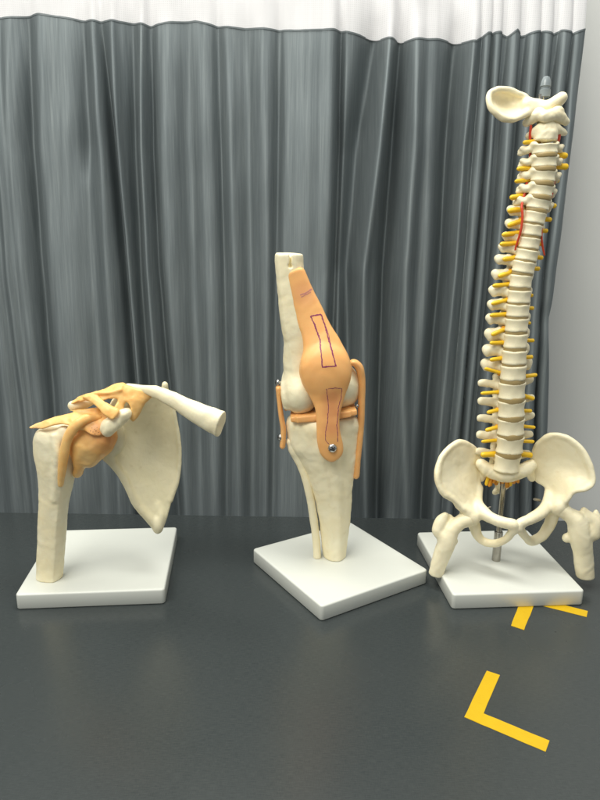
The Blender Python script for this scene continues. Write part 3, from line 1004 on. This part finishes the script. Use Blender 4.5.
# side ligaments
F = S.field(268, 376, 296, 456, -14, 20, 0.75)
S.tube(F, [(278.5, 388, 0, 3.0), (279.3, 400, 0, 2.6), (281, 415, 0, 2.7), (283.3, 429, 0, 2.9), (283, 440, 0, 3.0), (282.5, 446, 0, 3.0)], 1, flat=((0, 1, 0), 0.55))
S.tube(F, [(282, 394, 5, 2.5), (285.5, 402, 5, 3), (286, 409, 5, 2)], 2)
F.obj('ligament', M_OR_K, kn)
F = S.field(344, 352, 374, 486, -20, 20, 0.75)
S.tube(F, [(350, 364, -6, 2.5), (354, 362.5, -5, 3.4), (359.5, 368, -2, 4.0), (361.8, 380, 0, 3.8), (361.5, 400, 0, 3.7), (361, 420, 0, 3.6), (359.5, 440, 0, 3.5), (357.5, 458, 0, 3.6), (356, 475, 0, 3.9)], 1,
       flat=((0, 1, 0), 0.6))
F.rough(0.25 * S.s, 200, 11)
F.obj('ligament', M_OR_K, kn)
bv = bvh_of(ten)
p, n = on_surface(bv, 332.4, 448)
screw(p, (0.05, -1, 0.08), 4.6 * S.s, kn)
screw(sl(277.5, 382.5, 0), (-1, -0.35, 0.1), 3.6 * S.s, kn)
screw(sl(280, 437.5, -1), (-1, -0.35, 0), 3.8 * S.s, kn)
screw(sl(357.5, 406, -5), (0.4, -1, 0.0), 1.8 * S.s, kn, False)


def ink(name, pts, bv, mat, parent, r=0.72, step=1.0, closed=True):
    pts = list(pts) + ([pts[0]] if closed else [])
    path = []
    for a, b in zip(pts[:-1], pts[1:]):
        m = max(2, int(math.dist(a, b) / step))
        for i in range(m):
            t = i / m
            path.append((a[0] + (b[0] - a[0]) * t + random.gauss(0, 0.16), a[1] + (b[1] - a[1]) * t + random.gauss(0, 0.16)))
    path.append(pts[-1])
    P3 = [on_surface(bv, *q) for q in path]; P3 = [(p, n) for p, n in P3 if p is not None]
    V, Fc = [], []
    for i, (p, n) in enumerate(P3):
        a = P3[max(0, i - 1)][0]; b = P3[min(len(P3) - 1, i + 1)][0]
        side = (b - a).cross(n).normalized() * S.s * r * random.uniform(0.6, 1.15)
        V += [tuple(p + n * 0.00012 + side), tuple(p + n * 0.00022), tuple(p + n * 0.00012 - side)]
        if i:
            k = 3 * i; Fc += [(k - 3, k, k + 1, k - 2), (k - 2, k + 1, k + 2, k - 1)]
    return mesh_obj(name, V, Fc, mat, parent)


M_INK = mat_plain('purple_pen_ink', (0.26, 0.03, 0.11), 0.5)
M_INKF = mat_plain('faded_pen_ink', (0.56, 0.22, 0.18), 0.5)
ink('pen_mark', [(310.7, 316), (321, 314.3), (325, 326), (329, 341), (336, 366), (322.5, 367), (320, 340), (315, 326)], bv, M_INK, kn)
ink('pen_mark', [(324, 322), (328.5, 334), (331.5, 348), (335, 362)], bv, M_INK, kn, 0.3, closed=False)
ink('pen_mark', [(328, 388.8), (336, 388), (342, 388.7), (341, 398), (338.5, 407), (336.8, 425), (337.8, 436), (337.5, 442)], bv, M_INK, kn, 0.36, closed=False)
ink('pen_mark', [(326.5, 388.8), (328.6, 407), (327.5, 421.7), (325.6, 432), (325.5, 440), (329, 444)], bv, M_INK, kn, 0.34, closed=False)
ink('pen_mark', [(300, 295), (305, 293.5), (309, 291), (312, 289)], bv, M_INKF, kn, 0.8, closed=False)
ink('pen_mark', [(301, 297), (307, 294), (311, 292)], bv, M_INKF, kn, 0.5, closed=False)

# ================================================================== SPINE MODEL
pose = (0.4265, 1.6028, 0.0838, 0.3765, 0.387)
spn = empty('spine_model', centre(*pose))
tag(spn, 'tall spine model with pelvis, skull piece and yellow nerves standing on white base', 'anatomical model')
base_plate(H * pose[0], H * pose[1], pose[2], (H * pose[3], H * pose[4]), spn)
S = Stage((496, 560), T); sl = S.L
foot = sl(496, 560, 0); topz = sl(545, 84, 0).z
rod_x = foot.x
lathe('support_rod', (foot.x, foot.y, T - 0.001), (0, 0, 1), [(0, 3.1 * S.s), (topz - T - 8 * S.s, 3.1 * S.s)], M_STEEL, spn)
zz = sl(497, 531, 0).z
lathe('rod_sleeve', (foot.x, foot.y, T - 0.0005), (0, 0, 1), [(0, 4.6 * S.s), (zz - T - 0.5 * S.s, 4.6 * S.s), (zz - T, 4.1 * S.s)], M_STEEL, spn)
capc = sl(544.5, 97, 0)
q4 = S.s
lathe('ferrule', (capc.x, capc.y, capc.z), (0, 0, 1), [(0, 4.9 * q4), (6 * q4, 4.9 * q4), (6.5 * q4, 4 * q4), (8.5 * q4, 4 * q4), (9 * q4, 4.8 * q4), (12.5 * q4, 4.4 * q4), (15 * q4, 3.6 * q4), (17 * q4, 2.6 * q4), (17.6 * q4, 1.0 * q4)], M_FERRULE, spn)


def body(F, rx, ry, h, waist=0.88, cy=0.0):
    """waisted drum of a vertebra, units px"""
    s = F.box((-rx - 1, cy - ry - 1, -h - 1), (rx + 1, cy + ry + 1, h + 1), 3)
    X, Y, Z = F.grid(s)
    w = waist + (1 - waist) * np.abs(Z / h) ** 2.2
    yy = np.where(Y - cy > 0, (Y - cy) * 1.25, Y - cy)
    d = (np.sqrt((X / (rx * w)) ** 2 + (yy / (ry * w)) ** 2) - 1) * min(rx, ry)
    cap_ = np.abs(Z) - h; r = 1.3
    e1, e2 = d + r, cap_ + r
    d = np.sqrt(np.maximum(e1, 0) ** 2 + np.maximum(e2, 0) ** 2) + np.minimum(np.maximum(e1, e2), 0) - r
    F.put(s, d, 0)


def vert_mesh(name, kind, seed):
    F = Field((-34, -16, -18), (34, 42, 18), 0.8)
    if kind == 'lumbar':
        for sx in (-1, 1):
            F.tube([(sx * 9, 6, 2), (sx * 9, 14, 2.5)], [3.6, 3.6], 3)
            F.tube([(sx * 9, 11, 3), (sx * 17, 13, 4), (sx * 25.5, 14, 5)], [3.6, 4.0, 3.6], 2, ((0, 1, 0), 1.3))
            F.tube([(sx * 8, 14, 0), (sx * 9, 17, -8)], [3.6, 3.4], 2.5); F.tube([(sx * 9, 15, 3), (sx * 10, 16, 10)], [3.2, 3.4], 2.5)
            F.tube([(sx * 9, 14, 1), (0, 22, -1)], [3.2, 3.2], 3)
        F.tube([(0, 21, 0), (0, 34, -3)], [3, 4], 3)
    elif kind == 'thoracic':
        for sx in (-1, 1):
            F.tube([(sx * 7, 6, 2), (sx * 7.5, 11, 3)], [2.8, 2.8], 2.5)
            F.tube([(sx * 7, 9, 3), (sx * 12, 11.5, 4), (sx * 18, 14, 4.4)], [4.4, 5.2, 4.6], 2.5, ((0, 0, 1), 1.12))
            F.ell((sx * 18.5, 12, 3.2), (3.4, 3.5, 4.6), 1.5)
            F.ell((sx * 12, 8, 7), (4, 3.0, 3.0), 1.5)
            F.tube([(sx * 7, 12, 2), (0, 17, -1)], [2.8, 2.8], 3)
            F.tube([(sx * 6, 13, -1), (sx * 6, 14, -6)], [2.6, 2.4], 2)
        F.tube([(0, 17, -1), (0, 27, -9)], [2.8, 2.2], 3)
    else:
        for sx in (-1, 1):
            F.tube([(sx * 8, 1, 1.5), (sx * 13, 4, 0.5), (sx * 15.5, 5, 2)], [2.8, 2.9, 2.7], 2.5)
            F.tube([(sx * 13, 4, 0), (sx * 13, 11, 0)], [2.8, 3.2], 2.5)
            F.ell((sx * 9, 0, 4.5), (2.6, 4, 2.8), 2)
            F.tube([(sx * 12, 11, 0), (0, 18, -1)], [2.6, 2.6], 3)
            F.ell((sx * 16, 8, -2.5), (2.6, 3, 2.6), 2)
        F.tube([(0, 18, -1), (0, 25, -4)], [2.4, 2.2], 3)
    F.ell((0, 13.5 if kind != 'cervical' else 11, 0), (5.5, 4.5, 30), 1.5, cut=True)
    F.rough(0.6, 0.45, seed); F.rough(0.16, 1.2, seed + 50)
    B = Field((-34, -16, -18), (34, 42, 18), 0.8)
    body(B, *{'lumbar': (14, 11, 7.4, 0.88), 'thoracic': (11.5, 10, 5.3, 0.90), 'cervical': (11.2, 8.5, 4.6, 0.86)}[kind])
    B.D = B.D + (0.16 * np.sin(B.ax[0] * 0.55 + seed)[:, None, None] * np.cos(B.ax[2] * 0.4 + seed)[None, None, :]).astype(np.float32)
    F.D = smin(F.D, B.D, 1.2).astype(np.float32)
    F.ell((0, 13.5 if kind != 'cervical' else 11, 0), (5.5, 4.5, 30), 1.5, cut=True)
    V, Fq = F.mesh()
    me = bpy.data.meshes.new(name)
    me.from_pydata(V.tolist(), [], Fq.tolist())
    me.polygons.foreach_set('use_smooth', [True] * len(me.polygons)); me.materials.append(M_BONE_SPINE); me.update()
    return me


# level: kind, u, v, half width, pitch scale, yaw degrees
LEV = [('cervical', 544.7, 149, 12.6, 9), ('cervical', 544.2, 162, 12.4, 9), ('cervical', 543, 176.2, 12.2, 9), ('cervical', 541, 190.6, 12.0, 11), ('cervical', 538, 204, 12.0, 13),
       ('thoracic', 534.6, 217.5, 10.8, 16), ('thoracic', 531.8, 230, 10.6, 17), ('thoracic', 529.2, 243, 10.6, 18), ('thoracic', 526.6, 255, 11.2, 18), ('thoracic', 523.4, 267, 11.6, 18),
       ('thoracic', 520.6, 281, 11.4, 18), ('thoracic', 519, 296.3, 11.8, 18), ('thoracic', 517.6, 310, 11.9, 17), ('thoracic', 516.4, 324.4, 12, 16), ('thoracic', 515.4, 340.3, 12.2, 15),
       ('thoracic', 514, 356.6, 12.8, 12), ('thoracic', 513, 372, 13.2, 10), ('lumbar', 511.8, 389.8, 13.9, 4), ('lumbar', 511.3, 408, 14, 3), ('lumbar', 510.7, 426, 14.2, 3),
       ('lumbar', 509.8, 444, 14.3, 3), ('lumbar', 507.0, 462.5, 13.8, 3)]
DB = -13.0                                                     # bodies stand in front of the rod
MV = {}
for kd in ('cervical', 'thoracic', 'lumbar'):
    for i in range(3 if kd == 'thoracic' else 2): MV[kd, i] = vert_mesh('vertebra', kd, 20 + i)
Fd = Field((-14, -14, -4), (14, 14, 4), 0.8)
body(Fd, 11, 9.6, 2.6, 1.0)
Vd, Fq = Fd.mesh()
MD = bpy.data.meshes.new('disc'); MD.from_pydata(Vd.tolist(), [], Fq.tolist())
MD.polygons.foreach_set('use_smooth', [True] * len(MD.polygons)); MD.materials.append(M_DISC)


def place(name, me, loc, zaxis, yaw, sc, parent=spn):
    o = bpy.data.objects.new(name, me); COL.objects.link(o); o.parent = parent
    z = zaxis.normalized(); x = Vector((1, 0, 0)); x = (x - z * x.dot(z)).normalized(); y = z.cross(x)
    R = Matrix((x, y, z)).transposed() @ Matrix.Rotation(yaw, 3, 'Z')
    o.matrix_basis = Matrix.Translation(loc - parent.location) @ R.to_4x4() @ Matrix.Diagonal((*sc, 1))
    return o


cen = [sl(u, v, DB) for _, u, v, _, _ in LEV]
kseen = 0
for i, (kd, u, v, hw, yaw) in enumerate(LEV):
    a = cen[max(0, i - 1)]; b = cen[min(len(cen) - 1, i + 1)]
    pitch = (a - b).length / S.s / (2 if 0 < i < len(cen) - 1 else 1)
    nat = {'cervical': 11.2, 'thoracic': 11.5, 'lumbar': 14}[kd]
    hh = {'cervical': 4.6, 'thoracic': 5.3, 'lumbar': 7.4}[kd]
    sx = hw / nat * 1.045
    sz = (pitch * {'cervical': 0.74, 'thoracic': 0.85, 'lumbar': 0.87}[kd] / 2) / hh
    me = MV[kd, i % (3 if kd == 'thoracic' else 2)]
    zax = (a - b)
    jit = random.uniform(-3, 3)
    o = place('vertebra', me, cen[i], zax, math.radians(yaw + jit), (sx * S.s, sx * S.s, sz * S.s))
    if i == 0:
        pass
    if i < len(LEV) - 1:
        c = (cen[i] + cen[i + 1]) / 2
        w = (hw + LEV[i + 1][3]) / 2 / 11 * 0.93
        place('disc', MD, c, cen[i] - cen[i + 1], math.radians(yaw), (w * S.s, w * S.s, pitch * 0.20 / 2.6 * S.s))
# atlas and axis
F = S.field(518, 104, 574, 148, -32, 26, 0.7)
S.tube(F, [(526.5, 123, -6, 3.6), (532, 118.5, -9, 5), (538, 115, -13, 5.6), (546, 116.5, -18, 5.2), (554, 115, -13, 5.6), (560, 117.5, -9, 5), (566, 121.5, -6, 3.4)], 2)
S.tube(F, [(534, 118, 0, 4), (540, 118, 12, 3), (548, 118, 15, 3), (556, 118, 10, 3), (560, 118, 0, 4)], 2)
S.ell(F, 537, 111, -8, (6, 7, 3.5), 3); S.ell(F, 557, 110, -8, (6, 7, 3.5), 3)
F.rough(0.5 * S.s, 420, 12)
tag(F.obj('atlas', M_BONE_SPINE, spn), 'topmost ring shaped vertebra')
F = S.field(520, 118, 574, 156, -32, 26, 0.7)
S.ell(F, 546.5, 131, -12, (8, 8, 10), 4); S.loft(F, [(131, 537, 556, DB, 8), (136, 535, 557, DB, 8), (141, 533.5, 557, DB, 8.5)], 4)
S.tube(F, [(528.5, 136, -4, 3), (534, 133, -8, 4.2), (541, 129, -11, 5), (552, 128, -11, 5), (559, 130.5, -8, 4), (564.5, 133, -4, 2.8)], 3)
S.tube(F, [(536, 134, 0, 3.4), (545, 135, 14, 3), (557, 133, 0, 3.4)], 3)
F.rough(0.5 * S.s, 420, 13)
tag(F.obj('axis_vertebra', M_BONE_SPINE, spn), 'second vertebra with sloping shoulders')
# skull piece
F = S.field(480, 80, 574, 128, -36, 34, 0.75)
out = [(488.5, 93, -14), (496, 88.5, -12), (509, 89, -8), (524, 95, -6), (538, 101, -6), (550, 101, -6), (559, 95, -8), (564.5, 96, -6), (563, 105, -4), (553, 109, -4), (542, 110, -6),
       (531, 111, -10), (523, 117, -14), (512, 121, -18), (500, 117, -20), (490, 107, -18)]
inn = [(503, 102, 3), (514, 106, 0), (527, 104, -5), (545, 106, -5), (496, 99, -2), (508, 112, -7)]
F.plate([sl(*p) for p in out], [sl(*p) for p in inn], 3.0 * S.s)
ring = [(525, 96, -7, 2.6), (509, 90, -9, 2.6), (497, 89.5, -13, 2.6), (490, 94, -15, 2.6), (489, 101, -18, 2.6), (492, 109, -20, 2.8), (501, 117, -20, 3), (512, 119.5, -18, 3), (523, 115, -14, 3.4), (531, 110, -10, 4)]
S.tube(F, ring, 2)
S.tube(F, [(527, 105, -8, 6), (538, 105.5, -8, 5), (548, 105.5, -8, 4.6), (556, 101, -8, 5), (561.5, 97.5, -8, 4.8)], 3)
S.ell(F, 541, 109, -6, (10, 9, 4.5), 3)
F.rough(0.5 * S.s, 300, 14)
F.obj('skull_piece', M_BONE_SPINE, spn)
# nerves
def unit_capsule():
    Fn = Field((-1.4, -1.4, -0.35), (1.4, 1.4, 1.35), 0.25)
    return None


def nerve_mesh():
    V = []; Fc = []; seg = 8
    prof = [(0, 0.75), (0.1, 1.0), (0.5, 0.92), (0.85, 0.95), (0.94, 0.8), (1.0, 0.4)]
    for h, r in prof:
        for i in range(seg): V.append((r * math.cos(i * 2 * math.pi / seg), r * math.sin(i * 2 * math.pi / seg), h))
    for j in range(len(prof) - 1):
        for i in range(seg): Fc.append((j * seg + i, j * seg + (i + 1) % seg, (j + 1) * seg + (i + 1) % seg, (j + 1) * seg + i))
    Fc.append([(len(prof) - 1) * seg + i for i in range(seg)])
    me = bpy.data.meshes.new('nerve_root'); me.from_pydata(V, [], Fc)
    me.polygons.foreach_set('use_smooth', [True] * len(me.polygons)); return me


MN = nerve_mesh(); MN.materials.append(M_NERVE)
MNO = MN.copy(); MNO.materials.clear(); MNO.materials.append(M_NERVE_O)


def nerve(u0, v0, d0_, u1, v1, d1_, r, me=MN, name='nerve_root'):
    a, b = sl(u0, v0, d0_), sl(u1, v1, d1_); z = b - a
    place(name, me, a, z, 0, (r * S.s, r * S.s, z.length)) if abs(z.normalized().x) < 0.95 else None
    if abs(z.normalized().x) >= 0.95:
        o = bpy.data.objects.new(name, me); COL.objects.link(o); o.parent = spn
        R = z.to_track_quat('Z', 'Y').to_matrix().to_4x4()
        o.matrix_basis = Matrix.Translation(a - spn.location) @ R @ Matrix.Diagonal((r * S.s, r * S.s, z.length, 1))


LN = [(523, 142.8, 536, 141, 2), (517, 169, 530, 168, 2), (514.8, 181.5, 528, 179.7, 1.8), (510, 197.9, 522, 195.5, 2.4), (507.8, 211, 521, 208.8, 2.4), (507.8, 225.7, 521, 219.8, 2.3),
      (502, 235, 517, 232.7, 2.2), (500, 244.3, 516, 243.2, 2.2), (503, 259.5, 515, 257.2, 2.2), (498.5, 276.5, 510.5, 271, 2.2), (492.7, 285.9, 508, 284, 2), (491.5, 303.8, 508, 299, 2),
      (490, 315.5, 507, 313.9, 2.1), (491.5, 335, 504, 328, 2.1), (490, 343, 504, 342.3, 2), (490, 360, 503, 357.5, 2), (484.6, 368.5, 500, 373.5, 1.7), (480.8, 393.5, 498, 391.8, 1.8),
      (487, 412.8, 498, 409, 2), (485.5, 430.5, 498, 426, 2.1), (481.5, 441.7, 495, 440, 1.7), (481, 455, 494, 453.7, 2.9)]
RN = [(555, 154, 567.6, 156, 2.6), (554, 166, 568.3, 166.8, 2.8), (553, 179.7, 559.5, 180.8, 2), (549.5, 205.3, 556.5, 206, 2.1), (541.7, 218.7, 551.8, 219.8, 2.1), (541, 230.3, 548, 231, 2),
      (538, 244, 543, 244, 1.8), (534.7, 256.7, 543.2, 257.9, 2), (533, 268.4, 540, 268.8, 2), (530, 294.5, 533.2, 295.7, 1.6), (528.5, 307.8, 534, 308.3, 1.8), (527.7, 323, 531, 323, 1.5),
      (527.5, 340.3, 534.4, 340.6, 1.8), (527, 357.5, 533, 356.8, 2), (525.5, 376.7, 537.2, 374.8, 2), (524.5, 395, 534.4, 399, 2), (524.5, 410.6, 532, 411, 1.9), (524.5, 426, 535.3, 427.5, 1.7),
      (524, 441, 534.3, 441.7, 1.8), (523, 453.8, 532.5, 455.5, 2.8)]
for (u1, v1, u0, v0, r) in LN:
    nerve(u0 + 3, v0, -9, u1, v1, -13, r * 1.15)
    nerve(u0 + 5, v0, -7, u0 - 2.5, v0 + 0.4, -9.5, r * 1.2, MNO, 'nerve_sheath')
for (u0, v0, u1, v1, r) in RN:
    nerve(u0 - 3, v0, -2, u1, v1, -3, r * 1.15)
for i in range(9):                                            # fringe under the sacrum
    a = i / 8
    nerve(490 + 26 * a, 470 + 2 * math.sin(a * 3), -3, 485 + 34 * a + random.uniform(-1, 1), 482 + random.uniform(0, 6), -2, 2.1, MNO if i % 3 else MN)
for i in range(5):
    nerve(492 + 5 * i, 474, 2, 490 + 6 * i, 485 + random.uniform(-2, 3), 3, 2.4, MNO)
# arteries
F = S.field(508, 128, 562, 262, -30, 14, 0.7)
S.tube(F, [(531, 126, -10, 1.3), (530, 136, -9, 1.4), (530.5, 150, -8, 1.2), (529, 165, -9, 1.2), (527, 182, -10, 1.3), (524, 196, -12, 1.4), (521.8, 206, -17, 1.3), (522.5, 216, -19, 1.3), (521, 230, -19, 1.3), (517.5, 242, -16, 1.2), (515, 250, -14, 1.0)], 0)
F.obj('artery', M_ARTERY, spn)
F = S.field(536, 128, 566, 262, -30, 14, 0.7)
S.tube(F, [(559, 128, -9, 1.6), (558.5, 138, -8, 2.0), (556, 150, -7, 1.4), (555, 170, -7, 1.2), (553, 190, -8, 1.3), (548, 204, -12, 1.3), (543.5, 214, -16, 1.3), (541.5, 230, -17, 1.2), (542, 243, -14, 1.2), (544.5, 255, -12, 1.0)], 0)
F.obj('artery', M_ARTERY, spn)

# sacrum
F = S.field(472, 456, 542, 506, -34, 44, 0.8)
S.ell(F, 506, 473, -9, (14, 12, 8), 4)
S.tube(F, [(481, 464, -2, 6), (489, 470, -4, 7.5), (506, 474, -2, 9), (523, 470, -4, 7.5), (531, 465, -2, 6)], 4)
S.tube(F, [(481, 478, 6, 4), (486, 468, 2, 6)], 4); S.tube(F, [(532, 478, 6, 4), (527, 468, 2, 6)], 4)
S.tube(F, [(506, 472, 8, 12), (504, 480, 20, 10), (500, 488, 26, 6), (495, 492, 22, 3.2)], 5, flat=((0, 1, 0.2), 1.3))
F.rough(0.5 * S.s, 350, 15)
F.obj('sacrum', M_BONE_SPINE, spn)


def hip(out, inn, rim, acet, tubes, seed, label):
    us = [p[0] for p in out] + [p[0] for t in tubes for p in t]; vs = [p[1] for p in out] + [p[1] for t in tubes for p in t]
    F = S.field(min(us) - 10, min(vs) - 8, max(us) + 10, max(vs) + 10, -52, 24, 0.8)
    F.plate([sl(*p) for p in out], [sl(*p) for p in inn], 2.3 * S.s)
    S.tube(F, [(*p[:3], p[3] * 0.78) for p in rim], 3.5)
    S.ell(F, *acet[:3], (11, 11, 10), 5)
    for t in tubes: S.tube(F, [(*p[:3], p[3] * 1.08) for p in t], 3.5)
    F.rough(0.4 * S.s, 200, seed); F.rough(0.15 * S.s, 560, seed + 40)
    tag(F.obj('hip_bone', M_BONE_SPINE, spn), label)


hip([(479, 487, 0), (482, 474, 6), (480, 460, 8), (475, 448, 4), (462, 440.5, -4), (451, 445, -12), (440, 458, -22), (436, 477, -30), (442, 493, -33), (452, 500, -29), (462, 507, -25), (474, 511, -22), (482, 508, -16), (478, 497, -8)],
    [(458, 470, -9), (465, 488, -14), (450, 482, -20), (466, 455, -3)],
    [(481, 464, 8, 2.6), (475, 449, 4, 2.6), (462, 441.5, -4, 2.6), (451, 446, -12, 3), (440.5, 459, -22, 3.4), (437, 477, -30, 3.8), (442, 492, -33, 3.8), (453, 500, -29, 3.4), (458, 506, -26, 4), (466, 511, -24, 6)],
    (470, 516, -20),
    [[(479, 488, -1, 4), (478, 500, -9, 4.5), (480, 509, -20, 6.5), (490, 517, -31, 5.6), (503, 522.5, -39, 5.4), (512.5, 524.5, -42, 5.4), (515, 528, -42, 4.6)],
     [(474, 524, -16, 6), (477.5, 535, -15, 4.4), (484, 541.5, -17, 4.0), (495, 543.5, -24, 3.8), (506, 539, -34, 3.6), (513.5, 530, -41, 4.2)]], 16, 'left iliac wing seen foreshortened')
hip([(547, 488, 0), (536, 482, 4), (531, 472, 6), (532, 456, 6), (537, 443, 2), (551, 434, -6), (567, 436.5, -14), (581, 447, -20), (590.5, 464, -26), (594, 482, -31), (586, 489.5, -32), (574, 491, -29), (567, 499, -27), (555, 506, -22), (547, 503, -14), (549, 495, -6)],
    [(560, 462, -6), (572, 474, -15), (556, 484, -10), (548, 455, -1)],
    [(532, 470, 6, 2.4), (533, 456, 6, 2.2), (538, 443.5, 2, 2.4), (551, 435, -6, 2.6), (567, 437.5, -14, 3), (580.5, 448, -20, 3.4), (589.5, 465, -26, 3.6), (592.5, 481, -31, 3.8), (585, 488, -32, 3), (573, 492, -29, 3.2), (566, 500, -27, 4.5)],
    (558, 506, -20),
    [[(549, 490, -2, 4), (547.5, 501, -14, 5), (543, 511, -25, 5.8), (532, 518.5, -35, 5.2), (521, 523, -41, 4.6), (518.5, 527, -42, 4.4)],
     [(554, 513, -16, 6), (549.5, 525, -14, 5.4), (542, 535.5, -16, 5), (532, 541, -22, 4.6), (525.5, 537, -32, 3.8), (520, 529, -40, 4)]], 17, 'right iliac wing seen broad side on')


def femur_stub(u, tubes, ells, cutp, cutn, seed, label):
    us = [p[0] for t in tubes for p in t]; vs = [p[1] for t in tubes for p in t]
    F = S.field(min(us) - 14, min(vs) - 12, max(us) + 14, max(vs) + 14, -48, 8, 0.75)
    for t in tubes: S.tube(F, t, 4)
    for e in ells: S.ell(F, *e[:3], e[3], 3)
    F.rough(0.34 * S.s, 300, seed)
    F.halfspace(sl(*cutp), cutn, 0.5 * S.s)
    tag(F.obj('thigh_bone', M_BONE_SPINE, spn), label)


femur_stub(450, [[(467, 519, -23, 8.5), (459, 523, -26, 7.2), (451, 531, -28, 8.4), (447, 542, -29, 9.4), (441, 558, -29, 8.6), (435, 577, -29, 7.4), (432, 588, -29, 7.2)],
                 [(445, 516, -22, 4), (441, 522, -24, 6.6), (438.5, 530, -26, 6.6), (442, 536, -28, 6)],
                 [(450, 517, -20, 2.5), (449, 527, -22, 4)]],
           [(453, 541, -24, (5, 5, 5))], (435.5, 574.5, -29), (-0.12, 0.0, -1), 18, 'left upper thigh bone hanging over the base edge')
femur_stub(580, [[(560, 508, -22, 8.5), (568, 514, -25, 7.6), (577, 522, -27, 10), (580, 536, -28, 11.2), (583, 552, -28, 10), (585, 577, -28, 9.4), (586, 592, -28, 9.4)],
                 [(584, 510, -24, 3), (588, 516, -25, 5.6), (594, 522, -26, 7.4), (593, 533, -27, 8)],
                 [(596, 512, -20, 2.4), (599, 522, -22, 4.5), (598, 532, -24, 5)]],
           [(566.5, 538, -24, (4.6, 5, 5))], (585, 576.5, -28), (0.03, 0.0, -1), 19, 'right upper thigh bone reaching the picture edge')
lathe('pin', sl(538, 500, -14), sl(531, 498.5, -24) - sl(538, 500, -14), [(-4 * q4, 1.5 * q4), (9 * q4, 1.3 * q4), (10 * q4, 0.6 * q4)], M_PIN, spn, 10)
lathe('pin', sl(482, 510, -14), sl(492, 506.5, -20) - sl(482, 510, -14), [(-2 * q4, 1.2 * q4), (9.5 * q4, 0.9 * q4), (11 * q4, 0.3 * q4)], M_PIN, spn, 10)
